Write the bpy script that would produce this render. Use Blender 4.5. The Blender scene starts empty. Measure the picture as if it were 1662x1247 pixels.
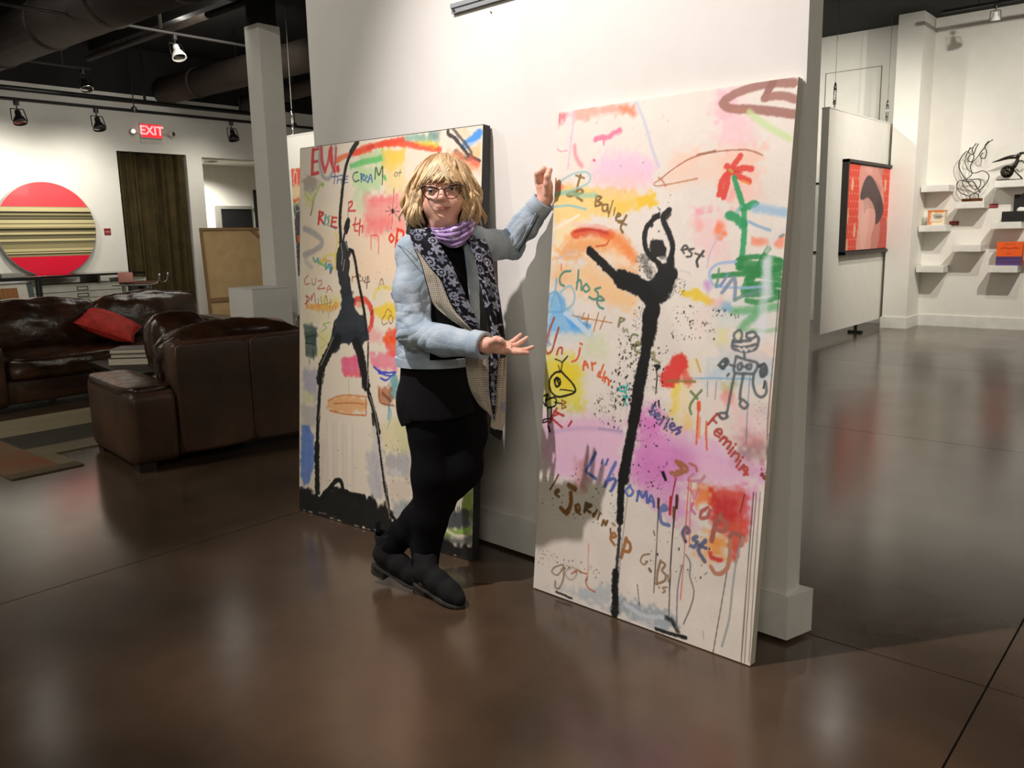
import bpy, bmesh, math, random
import numpy as np
from mathutils import Vector, Matrix, Euler, noise
sc=bpy.context.scene; col=sc.collection
PI=math.pi; rad=math.radians
# ---------------------------------------------------------------- camera
F,YAW,PIT,ROL,H=1347.06,0.716638,0.17751,-0.0218975,1.36
fw=Vector((-math.sin(YAW)*math.cos(PIT),math.cos(YAW)*math.cos(PIT),-math.sin(PIT)))
rt=Vector((math.cos(YAW),math.sin(YAW),0)); up=rt.cross(fw)
r2=rt*math.cos(ROL)+up*math.sin(ROL); u2=up*math.cos(ROL)-rt*math.sin(ROL)
cd=bpy.data.cameras.new('camera'); cam=bpy.data.objects.new('camera',cd); col.objects.link(cam)
cd.sensor_width=36; cd.lens=F*36/1662; cd.clip_start=.05
m=Matrix((r2,u2,-fw)).transposed().to_4x4(); m.translation=(0,0,H); cam.matrix_world=m
sc.camera=cam
sc.view_settings.view_transform='Standard'; sc.view_settings.look='None'
sc.view_settings.exposure=0.0; sc.view_settings.gamma=1; sc.view_settings.use_curve_mapping=False
w=bpy.data.worlds.new('world'); sc.world=w; w.use_nodes=True
w.node_tree.nodes['Background'].inputs[0].default_value=(.9,.9,.85,1); w.node_tree.nodes['Background'].inputs[1].default_value=.02
# ---------------------------------------------------------------- light
def spot(loc,aim,power,size,blend=.5,rad_=.04,c=(1,.93,.87)):
    l=bpy.data.lights.new('spot_beam','SPOT'); l.energy=power; l.spot_size=math.radians(size); l.spot_blend=blend
    l.shadow_soft_size=rad_; l.color=c
    o=bpy.data.objects.new('spot_beam',l); col.objects.link(o); o.location=loc
    o.rotation_euler=(Vector(aim)-Vector(loc)).to_track_quat('-Z','Y').to_euler()
def area(loc,aim,power,sx,sy,c=(1,.97,.88)):  # added soft fill light, not a fixture of the room
    l=bpy.data.lights.new('soft_fill','AREA'); l.shape='RECTANGLE'; l.size=sx; l.size_y=sy; l.energy=power; l.color=c
    o=bpy.data.objects.new('soft_fill',l); col.objects.link(o); o.location=loc
    o.rotation_euler=(Vector(aim)-Vector(loc)).to_track_quat('-Z','Y').to_euler()
spot((-2.6,.55,3.98),(-1.65,2.45,1.15),500,66,.8,.035,(1,.91,.915))
spot((-5.6,.6,3.95),(-3.1,2.5,1.2),150,70,.8,.06,(1,.94,.88))
spot((-11.08,3.88,2.72),(-12,3.95,1.75),62,125,1,.05,(1,.95,.84))
spot((-11.08,4.85,2.72),(-12,4.9,1.75),46,125,1,.05,(1,.95,.84))
spot((-11.08,6.65,2.72),(-12,6.6,1.75),24,125,1,.05,(1,.95,.84))
area((-8.6,5.0,4.0),(-12,5,2.2),75,1.5,4,(1,.96,.86))
spot((-4.6,.9,3.95),(-7.5,5.2,1.9),190,55,1,.05,(1,.95,.84))  # added spot to brighten the column
spot((-.8,9.2,3.9),(-2.6,12.4,1.5),470,92,1,.04,(1,.95,.86))
spot((-1.9,9.6,3.9),(-3.6,11.2,1.8),240,84,1,.04,(1,.93,.82))
spot((-5.0,9.6,3.9),(-4.8,12.4,1.9),270,95,1,.05,(1,.97,.86))
spot((-7.6,4.2,3.9),(-8.1,6.0,1.5),60,60,.8,.05,(1,.96,.88))
area((1.3,-2.6,3.5),(-2.2,2.2,1.2),40,2.2,1.2,(1,.92,.84))
spot((-7.8,3.2,3.95),(-11.4,4.4,.6),300,60,.9,.06,(1,.95,.86))  # added flood to lift the cabinet drawers
spot((-5.6,-.6,3.95),(-6.4,2.4,0),150,62,.9,.08,(1,.95,.86))  # added spot to brighten rug and sofas
area((1.2,-2.0,4.0),(.9,-1.4,0),64,3,3,(1,.95,.78))
area((2.4,6.0,4.0),(1.9,6,0),130,2,4,(1,.97,.86))
area((-7.0,-2.2,4.0),(-7.0,-1.8,0),90,4,2,(1,.97,.86))
for q in ((-9.5,2.94,3.85),(-9.64,5.3,3.85),(-2.83,8.39,3.85)):
    l=bpy.data.lights.new('ceiling_bulb','POINT'); l.energy=7; l.shadow_soft_size=.06; l.color=(1,.95,.86)
    o=bpy.data.objects.new('ceiling_bulb',l); col.objects.link(o); o.location=q
# ---------------------------------------------------------------- materials
def lin(c):
    return tuple(((x/255)/12.92 if x/255<=.04045 else ((x/255+.055)/1.055)**2.4) for x in c)
MATS={}
def mat(name,c,rough=.6,metal=0,c2=None,scale=6,bump=0,bscale=40,emit=0,spec=.5,coat=0,stretch=None,attr=None):
    """node-based material: noise between two colours, noise bump"""
    if name in MATS: return MATS[name]
    m=bpy.data.materials.new(name); m.use_nodes=True; nt=m.node_tree; N=nt.nodes; L=nt.links
    b=N['Principled BSDF']; b.inputs['Roughness'].default_value=rough; b.inputs['Metallic'].default_value=metal
    b.inputs['Specular IOR Level'].default_value=spec; b.inputs['Coat Weight'].default_value=coat
    tc=N.new('ShaderNodeTexCoord'); src=tc.outputs['Object']
    if stretch:
        mp=N.new('ShaderNodeMapping'); mp.inputs['Scale'].default_value=stretch; L.new(src,mp.inputs[0]); src=mp.outputs[0]
    if attr:
        a=N.new('ShaderNodeVertexColor'); a.layer_name=attr; L.new(a.outputs[0],b.inputs['Base Color'])
    else:
        c2=c2 or tuple(x*.93 for x in c)
        n=N.new('ShaderNodeTexNoise'); n.inputs['Scale'].default_value=scale; n.inputs['Detail'].default_value=5; L.new(src,n.inputs['Vector'])
        r=N.new('ShaderNodeValToRGB'); r.color_ramp.elements[0].position=.32; r.color_ramp.elements[1].position=.68
        r.color_ramp.elements[0].color=(*lin(c2),1); r.color_ramp.elements[1].color=(*lin(c),1)
        L.new(n.outputs[0],r.inputs[0]); L.new(r.outputs[0],b.inputs['Base Color'])
    if emit:
        b.inputs['Emission Color'].default_value=(*lin(c),1); b.inputs['Emission Strength'].default_value=emit
    if bump:
        n2=N.new('ShaderNodeTexNoise'); n2.inputs['Scale'].default_value=bscale; n2.inputs['Detail'].default_value=4; L.new(src,n2.inputs['Vector'])
        bp=N.new('ShaderNodeBump'); bp.inputs['Strength'].default_value=bump; bp.inputs['Distance'].default_value=.01
        L.new(n2.outputs[0],bp.inputs['Height']); L.new(bp.outputs[0],b.inputs['Normal'])
    MATS[name]=m; return m
white=mat('white_wall_paint',(234,231,223),.75,c2=(230,227,218),bump=.04,bscale=120)
whitegloss=mat('white_lacquer',(235,233,226),.45)
black=mat('black_paint',(16,15,14),.6); blackmetal=mat('black_metal',(20,20,20),.4)
ceilm=mat('black_ceiling_paint',(24,22,19),.85,c2=(16,15,13)); ductm=mat('dark_duct_paint',(62,52,44),.7,c2=(50,42,36))
chrome=mat('chrome',(200,200,198),.15,1); steel=mat('brushed_steel',(130,128,122),.35,1)
dsteel=mat('dark_steel',(96,90,82),.3,1,c2=(60,56,52),scale=20)
def floor_mat():
    m=mat('polished_brown_concrete',(96,76,59),.2,c2=(56,45,33),scale=1.3,bump=.02,bscale=6,spec=.5,coat=.2)
    nt=m.node_tree; N=nt.nodes; L=nt.links; b=N['Principled BSDF']; b.inputs['Coat Roughness'].default_value=.2
    n=N.new('ShaderNodeTexNoise'); n.inputs['Scale'].default_value=.55; n.inputs['Detail'].default_value=8; n.inputs['Roughness'].default_value=.65
    g=N.new('ShaderNodeNewGeometry'); L.new(g.outputs['Position'],n.inputs['Vector'])
    mr=N.new('ShaderNodeMapRange'); mr.inputs[1].default_value=.3; mr.inputs[2].default_value=.7; mr.inputs[3].default_value=.13; mr.inputs[4].default_value=.27
    L.new(n.outputs[0],mr.inputs[0]); L.new(mr.outputs[0],b.inputs['Roughness'])
    for q in N:
        if q.type=='TEX_NOISE' and q is not n:
            for l in list(q.inputs['Vector'].links): L.remove(l)
            L.new(g.outputs['Position'],q.inputs['Vector'])
    return m
floorm=floor_mat()
# ---------------------------------------------------------------- helpers
def tag(o,label=None,cat=None,group=None,kind=None):
    if label: o['label']=label
    if cat: o['category']=cat
    if group: o['group']=group
    if kind: o['kind']=kind
    return o
def thing(name,label,cat,loc=(0,0,0),rz=0,group=None,rx=0):
    o=bpy.data.objects.new(name,None); col.objects.link(o); o.location=loc; o.rotation_euler=(rx,0,rz); o.empty_display_size=.1
    return tag(o,label,cat,group)
def obj(name,bm,m,parent=None,smooth=False,loc=None,rot=None):
    me=bpy.data.meshes.new(name); bm.normal_update(); bm.to_mesh(me); bm.free()
    if smooth:
        me.polygons.foreach_set('use_smooth',[True]*len(me.polygons))
    for x in (m if isinstance(m,(list,tuple)) else [m]): me.materials.append(x)
    o=bpy.data.objects.new(name,me); col.objects.link(o)
    if parent: o.parent=parent
    if loc: o.location=loc
    if rot: o.rotation_euler=rot
    return o
def dup(o,parent=None):
    c=o.copy(); col.objects.link(c)
    if parent: c.parent=parent
    for ch in list(o.children): dup(ch,c)
    return c
def B(): return bmesh.new()
def box(bm,x0,x1,y0,y1,z0,z1,bev=0,mi=0):
    vs=[bm.verts.new((x,y,z)) for x in (x0,x1) for y in (y0,y1) for z in (z0,z1)]
    fs=[bm.faces.new([vs[i] for i in f]) for f in ((0,1,3,2),(4,6,7,5),(0,4,5,1),(2,3,7,6),(0,2,6,4),(1,5,7,3))]
    for f in fs: f.material_index=mi
    if bev:
        es=list({e for f in fs for e in f.edges})
        bmesh.ops.bevel(bm,geom=es,offset=bev,segments=2,profile=.5,affect='EDGES')
    return bm
def prism(bm,pts,z0,z1,mi=0):
    a=[bm.verts.new((x,y,z0)) for x,y in pts]; b=[bm.verts.new((x,y,z1)) for x,y in pts]; n=len(pts)
    fs=[bm.faces.new(a[::-1]),bm.faces.new(b)]+[bm.faces.new((a[i],a[(i+1)%n],b[(i+1)%n],b[i])) for i in range(n)]
    for f in fs: f.material_index=mi
    return bm
def smoothpath(P,n):
    """Catmull-Rom through P -> n points"""
    P=[Vector(p) for p in P]
    if len(P)==2: return [P[0].lerp(P[1],i/(n-1)) for i in range(n)]
    Q=[2*P[0]-P[1]]+P+[2*P[-1]-P[-2]]; out=[]
    for i in range(n):
        t=i/(n-1)*(len(P)-1); k=min(int(t),len(P)-2); t-=k
        a,b,c,d=Q[k:k+4]
        out.append(.5*((2*b)+(c-a)*t+(2*a-5*b+4*c-d)*t*t+(3*b-a-3*c+d)*t**3))
    return out
def tube(bm,P,r,seg=8,closed=False,mi=0,caps=True):
    P=[Vector(p) for p in P]; n=len(P); rs=r if isinstance(r,(list,tuple)) else [r]*n
    rings=[]; prev=None
    for i in range(n):
        a=P[(i-1)%n] if (closed or i>0) else P[i]; b=P[(i+1)%n] if (closed or i<n-1) else P[i]
        t=(b-a)
        t=t.normalized() if t.length>1e-9 else Vector((0,0,1))
        if prev is None:
            x=t.orthogonal().normalized()
        else:
            x=prev-t*prev.dot(t); x=x.normalized() if x.length>1e-6 else t.orthogonal().normalized()
        prev=x; y=t.cross(x)
        rings.append([bm.verts.new(P[i]+(x*math.cos(k*2*PI/seg)+y*math.sin(k*2*PI/seg))*rs[i]) for k in range(seg)])
    for i in range(n if closed else n-1):
        A=rings[i]; C=rings[(i+1)%n]
        for k in range(seg):
            f=bm.faces.new((A[k],A[(k+1)%seg],C[(k+1)%seg],C[k])); f.material_index=mi
    if caps and not closed:
        bm.faces.new(rings[0][::-1]).material_index=mi; bm.faces.new(rings[-1]).material_index=mi
    return bm
def lathe(bm,prof,seg=24,center=(0,0,0),axis='z',mi=0):
    rings=[]
    for r,z in prof:
        ring=[]
        for k in range(seg):
            a=2*PI*k/seg; p=(r*math.cos(a),r*math.sin(a),z)
            if axis=='x': p=(z,p[0],p[1])
            if axis=='y': p=(p[0],z,p[1])
            ring.append(bm.verts.new(Vector(p)+Vector(center)))
        rings.append(ring)
    for A,C in zip(rings,rings[1:]):
        for k in range(seg): bm.faces.new((A[k],A[(k+1)%seg],C[(k+1)%seg],C[k])).material_index=mi
    bm.faces.new(rings[0][::-1]).material_index=mi; bm.faces.new(rings[-1]).material_index=mi
    return bm
def superbox(bm,c,h,n=14,e=.35,wr=0,seed=0,wf=5,puff=0,mi=0):
    """cushion: a cube grid pushed to a rounded box with puffed faces and creases"""
    cx,cy,cz=c; vm={}; sd=Vector((seed*3.1,seed*7.7,seed*1.3))
    def V(i,j,k):
        key=(i,j,k)
        if key in vm: return vm[key]
        p=[2*q/n-1 for q in key]
        # rounded
        q=[math.copysign(abs(x)**1.0,x) for x in p]
        mx=max(abs(x) for x in q); l=(sum(abs(x)**(2/e) for x in q))**(e/2)
        s=mx/l if l else 0
        v=[x*s*hh for x,hh in zip(q,h)]
        pf=[1,1,1]
        v=Vector(v)
        if puff:
            a=(1-p[0]**2)*(1-p[1]**2); b=(1-p[1]**2)*(1-p[2]**2); d=(1-p[0]**2)*(1-p[2]**2)
            v.z+=puff*a*p[2]; v.x+=puff*b*p[0]; v.y+=puff*d*p[1]
        w=Vector((cx,cy,cz))+v
        if wr:
            nn=noise.noise(w*wf+sd)+.5*noise.noise(w*wf*2.3+sd)
            rdg=1-abs(noise.noise(w*wf*1.3+sd*2))*2
            dv=v.normalized()*(wr*(nn*.7+rdg*.5))
            w=w+dv
        vm[key]=bm.verts.new(w); return vm[key]
    R=range(n)
    for a in R:
        for b in R:
            for f in (((a,b,0),(a,b+1,0),(a+1,b+1,0),(a+1,b,0)),((a,b,n),(a+1,b,n),(a+1,b+1,n),(a,b+1,n)),
                      ((a,0,b),(a+1,0,b),(a+1,0,b+1),(a,0,b+1)),((a,n,b),(a,n,b+1),(a+1,n,b+1),(a+1,n,b)),
                      ((0,a,b),(0,a,b+1),(0,a+1,b+1),(0,a+1,b)),((n,a,b),(n,a+1,b),(n,a+1,b+1),(n,a,b+1))):
                bm.faces.new([V(*q) for q in f]).material_index=mi
    return bm
def struct(name,bm,m,parent=None,**k):
    o=obj(name,bm,m,parent,**k)
    if not parent: o['kind']='structure'
    return o
def text(name,s,size,m,parent,loc,rot,ext=.002,bold=0):
    cu=bpy.data.curves.new(name,'FONT'); cu.body=s; cu.size=size; cu.extrude=ext; cu.align_x='CENTER'; cu.align_y='CENTER'; cu.offset=bold
    t=bpy.data.objects.new(name,cu); col.objects.link(t)
    dg=bpy.context.evaluated_depsgraph_get(); me=bpy.data.meshes.new_from_object(t.evaluated_get(dg))
    bpy.data.objects.remove(t)
    o=bpy.data.objects.new(name,me); col.objects.link(o); me.materials.clear(); me.materials.append(m); o.parent=parent; o.location=loc; o.rotation_euler=rot
    return o
# ---------------------------------------------------------------- room
fl=struct('floor',box(B(),-16,4,-5,13,-.12,-.006),mat('joint_filler',(22,17,13),.8))
slab0=None
xs=[-15.64+3.04*i for i in range(7)]; ys=[-6.485+3.04*i for i in range(7)]
bmS=box(B(),.003,3.037,.003,3.037,-.006,0)
slab=obj('slab',bmS,floorm,fl,loc=(xs[0],ys[0],0))
for x in xs:
    for y in ys:
        if (x,y)==(xs[0],ys[0]): continue
        c=slab.copy(); col.objects.link(c); c.location=(x,y,0); c.parent=fl
struct('ceiling',box(B(),-16,4,-5,13,4.05,4.2),ceilm)
# left wall with curtain opening and passage opening
LX=-12
bm=B()
box(bm,LX-.25,LX,-5,5.47,0,3.42); box(bm,LX-.25,LX,5.47,6.5,2.64,3.42); box(bm,LX-.25,LX,6.5,6.75,0,3.42)
box(bm,LX-.25,LX,6.75,10.6,2.62,3.42); box(bm,LX-.25,LX,10.6,12.47,0,3.42)
wl=struct('wall_left',bm,white)
obj('upper_band',box(B(),LX-.25,LX,-5,12.47,3.42,4.05),ceilm,wl)
struct('wall_back',box(B(),-12,4,12.47,12.7,0,4.05),white)
struct('wall_right',box(B(),4,4.2,-5,12.7,0,4.05),white)
struct('wall_front',box(B(),-12,4,-5.2,-5,0,4.05),white)
# passage behind the left wall
bm=B(); box(bm,-15.2,-15,6.6,12.6,0,2.8); box(bm,-15,LX-.25,6.4,6.6,0,2.8)
struct('wall_passage',bm,white)
struct('ceiling_passage',box(B(),-15.2,LX-.25,6.4,12.6,2.8,2.9),white)
struct('wall_passage_end',box(B(),-15,LX-.25,10.9,11.0,0,2.8),white)
struct('baseboard_left',box(B(),LX,LX+.015,6.5,6.75,0,.19),whitegloss)
bm=B(); box(bm,-12,-3.57,12.452,12.47,0,.15); box(bm,-3.31,4,12.452,12.47,0,.15)
struct('baseboard_back',bm,whitegloss)
# pier beside the shelves
pr=struct('wall_pier',box(B(),-3.62,-3.31,11.92,12.47,0,4.05),white)
obj('pier_base',box(B(),-3.635,-3.295,11.902,12.47,0,.15),whitegloss,pr)
# access panel outline high on back wall
bm=B()
for a in ((-4.75,-4.74,2.75,3.55),(-3.98,-3.97,2.75,3.55),(-4.75,-3.97,2.75,2.757),(-4.75,-3.97,3.543,3.55)): box(bm,a[0],a[1],12.464,12.47,a[2],a[3])
struct('trim_1',bm,mat('panel_gap',(120,112,98),.8))
# square column
cl=struct('column',box(B(),-.118,.118,-.118,.118,0,3.38),white); cl.location=(-7.315,4.852,0)
obj('column_head',box(B(),-.1,.1,-.1,.1,3.38,4.05),ceilm,cl)
# freestanding display wall
WR=math.atan(-.0437); WO=(-1.02,2.53,0)
def inW(o): o.location=WO; o.rotation_euler=(0,0,WR); return o
wc=inW(struct('wall_center',box(B(),-2.575,0,0,.095,.165,3.3),white))
bm=prism(B(),[(-2.585,-.012),(.012,-.012),(.042,.112),(-2.585,.112)],.014,.165)
obj('base_board',bm,whitegloss,wc)
obj('plinth',box(B(),-2.5,-.06,.03,.08,0,.014),black,wc)
bm=B(); box(bm,-2.53,-2.46,.02,.08,3.3,3.34); box(bm,-.12,-.05,.02,.08,3.3,3.34)
obj('top_bracket',bm,steel,wc)

# ---------------------------------------------------------------- leather seating
leather=mat('brown_leather',(74,47,30),.3,c2=(40,25,15),scale=5,bump=.22,bscale=38,spec=.6)
leather2=mat('brown_leather_worn',(82,54,35),.42,c2=(50,33,21),scale=3,bump=.12,bscale=60,spec=.5)
leatherg=mat('brown_leather_glossy',(68,41,25),.24,c2=(36,21,13),scale=7,bump=.3,bscale=24,spec=.7)
leatherc=mat('creased_leather',(68,41,25),.24,c2=(36,21,13),scale=5,bump=.55,bscale=9,spec=.7,stretch=(.5,5,1))
footm=mat('dark_wood_foot',(30,20,14),.5)
def pillow(bm,w,h,n=22,wr=0,seed=0):
    for s in (1,-1):
        g=[[None]*(n+1) for _ in range(n+1)]
        for i in range(n+1):
            for j in range(n+1):
                x=2*i/n-1; y=2*j/n-1; k=(1-abs(x)**3)*(1-abs(y)**3); p=1-.10*(1-abs(x)**2)*(abs(y)**6)
                q=1-.10*(1-abs(y)**2)*(abs(x)**6); z=s*h*max(k,0)**.55+wr*k*noise.noise(Vector((x*3+seed,y*3,s)))
                g[i][j]=bm.verts.new((x*w*q,y*w*p,z))
        for i in range(n):
            for j in range(n):
                f=[g[i][j],g[i+1][j],g[i+1][j+1],g[i][j+1]]; bm.faces.new(f if s>0 else f[::-1])
    bmesh.ops.remove_doubles(bm,verts=bm.verts,dist=.0005); return bm
def sofa(name,label,L,loc,rz,armh=.5,backh=.76,ncush=2,seams=4,cushtop=.84,aw=.28,group=None,step=0,ce=.4):
    """local x along the length, y from back (0) to front (depth), z up"""
    t=thing(name,label,'sofa',loc,rz,group); D=.92
    obj('base',box(B(),aw-.01,L-aw+.01,.05,D-.06,.06,.26,.02),leather2,t,True)
    # back: panels with seams
    bk=obj('back',box(B(),aw-.005,L-aw+.005,.01,.2,.07,backh,.03),leather2,t,True)
    pw=(L-2*aw)/seams
    for i in range(seams):
        obj('panel',superbox(B(),(aw+pw*(i+.5),.012,.07+(backh-.07)/2),(pw/2-.002,.016,(backh-.07)/2-.006),8,.15,.0015,i,4),leather2,bk,True)
    for s in (0,1):
        x0=0 if s==0 else L-aw
        a=obj('arm',superbox(B(),(x0+aw/2,D/2,.05+(armh-.07)/2),(aw/2,D/2,(armh-.05)/2),16,.16,.004,s+3,5),leather2,t,True)
        obj('arm_pad',superbox(B(),(x0+aw/2,D/2+.02,armh-.015),(aw/2-.004,D/2-.025,.035),16,.3,.008,s+5,9,.012),leatherc,a,True)
    cw=(L-2*aw)/ncush
    for i in range(ncush):
        xc=aw+cw*(i+.5)
        obj('seat_cushion',superbox(B(),(xc,.2+(D-.2)/2,.35),(cw/2-.004,(D-.2)/2+.01,.1),16,.25,.012,i+11,7,.02),leatherg,t,True)
        ct_=cushtop-step*(1-i/(ncush-1)); cu=superbox(B(),(xc,.27,.42+(ct_-.42)/2),(cw/2-.004,.105,(ct_-.42)/2),18,ce,.024,i+21,6.5,.045)
        bmesh.ops.rotate(cu,verts=cu.verts,cent=(xc,.2,.45),matrix=Matrix.Rotation(rad(7),3,'X'))
        obj('back_cushion',cu,leatherg,t,True)
    for x in (.08,L-.08):
        for y in (.08,D-.1):
            obj('foot',box(B(),x-.05,x+.05,y-.05,y+.05,0,.06),footm,t)
    return t
# near sofa seen from behind: corner, length direction
A_ROT=rad(90-7.8)
sofa('leather_sofa','brown leather sofa nearest the camera, seen from behind with its block arm at left',2.45,(-4.83,2.126,0),A_ROT,cushtop=.875,step=.07)
# facing sofa along the cabinets (front faces +x): length runs -y, so rotate -90
sofa('leather_sofa','glossy brown leather sofa facing the room in front of the white flat file cabinet',2.55,(-8.42,4.62,0),rad(-90),armh=.58,backh=.76,cushtop=.845,ce=.26)
bm=superbox(B(),(0,0,.2),(.175,.12,.18),16,.34,.012,8,5,.03)
o=tag(obj('throw_pillow',bm,leatherg,None,True,(-5.36,2.74,.50),(rad(-14),0,rad(90-7.8))),'rounded brown leather pillow showing above the back of the near sofa','pillow')
red=mat('red_cushion_fabric',(216,58,42),.7,c2=(176,36,28),scale=14,bump=.5,bscale=30)
pt=thing('throw_pillow','red textured square pillow lying on the glossy facing sofa','pillow',(-7.88,3.36,.52),rad(20))
obj('pillow_cover',pillow(B(),.25,.085,24,.02,3),red,pt,True,(0,0,.1),(rad(12),rad(24),rad(40)))
bm=B()
q=[(x,y) for x,y in [(-1,-1),(0,-.9),(1,-1),(.9,0),(1,1),(0,.9),(-1,1),(-.9,0)]]
tube(bm,[(x*.252,y*.252,0) for x,y in q],.005,6,True)
obj('piping',bm,red,pt,True,(0,0,.1),(rad(12),rad(24),rad(40)))
# coffee table with books
t=thing('coffee_table','low dark coffee table between the two leather sofas, stacked with books','table',(-6.55,3.1,.009),rad(-8))
obj('table_top',box(B(),-.5,.5,-.35,.55,.36,.40,.006),footm,t)
for x in (-.45,.45):
    for y in (-.3,.5): obj('leg',box(B(),x-.03,x+.03,y-.03,y+.03,0,.36),footm,t)
paper=mat('book_pages',(214,204,184),.8,c2=(196,184,160),scale=60,stretch=(.2,.2,8))
def book(loc,rz,w,d,h,c,label):
    b=thing('book',label,'book',loc,rz,'books on the coffee table')
    obj('pages',box(B(),-w/2+.004,w/2-.004,-d/2+.004,d/2-.003,.003,h-.003),paper,b)
    cm=mat('book_cover_%d_%d'%(c[0],c[2]),c,.45)
    bm=box(B(),-w/2,w/2,-d/2,d/2,0,.003); box(bm,-w/2,w/2,-d/2,d/2,h-.003,h); box(bm,-w/2,w/2,d/2-.003,d/2,.003,h-.003)
    obj('cover',bm,cm,b)
bk=[('left',0,.06,(40,36,34),'bottom'),('left',1,.04,(60,58,60),'middle'),('left',2,.034,(120,116,112),'top'),
    ('right',0,.05,(70,40,34),'bottom'),('right',1,.042,(54,48,44),'second'),('right',2,.03,(38,36,38),'third'),('right',3,.022,(150,146,140),'top')]
zz={'left':.409,'right':.409}
for st,i,h,c,n in bk:
    off=(-6.66,3.02) if st=='left' else (-6.42,3.31)
    book((off[0]+.008*((i*7)%3-1),off[1]+.01*((i*5)%3-1),zz[st]),rad(49+4*((i*3)%3-1)),.31,.25,h*.95,c,'%s book of the %s stack on the low dark table'%(n,st))
    zz[st]+=h*.95
# rug
rugm=[mat('rug_beige',(150,134,106),.95,bump=.3,bscale=150),mat('rug_olive',(66,62,50),.95,bump=.3,bscale=150),mat('rug_rust',(128,78,46),.95,c2=(120,100,72),scale=2.2,bump=.3,bscale=150),mat('rug_taupe',(128,116,94),.95,c2=(112,98,74),scale=3,bump=.3,bscale=150),mat('rug_border',(96,84,60),.95,bump=.3,bscale=150)]
t=thing('rug','flat woven rug in beige, olive and rust blocks under the sofas','rug',(0,0,0))
def rugpiece(pts,k):
    obj('block',prism(B(),pts,0,.009),rugm[k],t)
for pts,k in (([(-5.33,1.62),(-5.33,2.03),(-5.45,2.03),(-5.45,1.62)],4),([(-5.45,1.62),(-5.45,1.93),(-6.56,1.93),(-6.56,1.62)],2),
    ([(-5.45,1.93),(-5.45,2.03),(-5.78,2.03),(-5.78,3.8),(-6.05,3.8),(-6.05,1.93)],3),([(-6.05,1.93),(-6.05,3.8),(-6.56,3.8),(-6.56,1.93)],1),([(-6.56,1.62),(-6.56,3.8),(-7.2,3.8),(-7.2,1.62)],0)): rugpiece(pts,k)
# ---------------------------------------------------------------- left wall
# round artwork
def disc_mat():
    m=mat('striped_disc_print',(230,40,60),.2,coat=.3); nt=m.node_tree; N=nt.nodes; L=nt.links; b=N['Principled BSDF']
    tc=[n for n in N if n.type=='TEX_COORD'][0]; sx=N.new('ShaderNodeSeparateXYZ'); L.new(tc.outputs['Object'],sx.inputs[0])
    mr=N.new('ShaderNodeMapRange'); mr.inputs[1].default_value=-.62; mr.inputs[2].default_value=.62; L.new(sx.outputs[2],mr.inputs[0])
    r=N.new('ShaderNodeValToRGB'); cr=r.color_ramp; cr.interpolation='CONSTANT'
    red1=(240,30,62); red2=(246,76,84); Y=(214,200,150); K=(38,34,26); G=(120,112,84); O=(160,148,108); D=(70,64,48)
    st=[(0,red1),(.215,O),(.235,K),(.247,Y),(.262,K),(.272,Y),(.30,O),(.345,G),(.37,D),(.378,Y),(.40,G),(.43,D),(.447,Y),(.47,G),(.492,K),(.51,O),(.525,Y),(.552,G),(.565,Y),(.60,D),(.61,G),(.632,D),(.645,O),(.667,K),(.685,Y),(.727,O),(.735,red2)]
    while len(cr.elements)<len(st): cr.elements.new(.5)
    for e,(p,c) in zip(cr.elements,st): e.position=p
    for e,(p,c) in zip(cr.elements,st): e.position=p; e.color=(*lin(c),1)
    L.new(mr.outputs[0],r.inputs[0]); L.new(r.outputs[0],b.inputs['Base Color'])
    return m
t=thing('round_artwork','large round glossy artwork with red caps and gold and black stripes on white wall','artwork',(LX+.075,4.43,1.565))
obj('disc_edge',lathe(B(),[(.6,-.07),(.62,-.06),(.62,-.004),(.616,0)],72,axis='x'),mat('disc_edge_grey',(190,188,184),.4),t,True)
obj('printed_face',lathe(B(),[(.612,-.001),(.61,.003)],72,axis='x'),disc_mat(),t)
redtag=mat('red_label_card',(140,26,28),.6)
def label_card(loc,sz,rz,lab):
    t=thing('label_card',lab,'label',loc,rz,'red label cards')
    obj('card',box(B(),-sz/2,sz/2,-.004,0,-sz*.22,sz*.22),redtag,t)
    obj('print_line',box(B(),-sz*.35,sz*.3,-.0045,-.004,-sz*.06,-sz*.01),mat('card_print',(200,150,140),.7),t)
    return t
t=thing('label_card','small square red label card on white wall right of round striped artwork','label',(LX+.004,5.23,1.53),rad(90))
obj('card',box(B(),-.045,.045,-.004,0,-.045,.045),redtag,t); obj('print_line',box(B(),-.03,.03,-.0045,-.004,-.01,.005),mat('card_print',(200,150,140),.7),t)
# curtain
def curtain():
    bm=B(); nx=110; nz=8; pr=None; rows=[]
    for k in range(nz+1):
        z=.02+2.62*k/nz; row=[]
        for i in range(nx+1):
            u=i/nx; y=5.5+.98*u
            x=LX-.05+.035*math.sin(u*34+math.sin(u*9)*1.5)+.018*math.sin(u*71+1+.6*k/nz)
            row.append(bm.verts.new((x,y,z)))
        rows.append(row)
    for a,b in zip(rows,rows[1:]):
        for i in range(nx): bm.faces.new((a[i],a[i+1],b[i+1],b[i]))
    bmesh.ops.solidify(bm,geom=bm.faces[:],thickness=.006)
    return bm
t=thing('curtain','long olive brown curtain hanging in a doorway under the exit sign','curtain',(0,0,0))
obj('cloth',curtain(),mat('olive_velvet',(104,88,50),.9,c2=(80,67,38),bump=.2,bscale=90),t,True)
obj('curtain_rod',tube(B(),[(LX-.05,5.475,2.63),(LX-.05,6.495,2.63)],.012,8),blackmetal,t)
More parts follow.
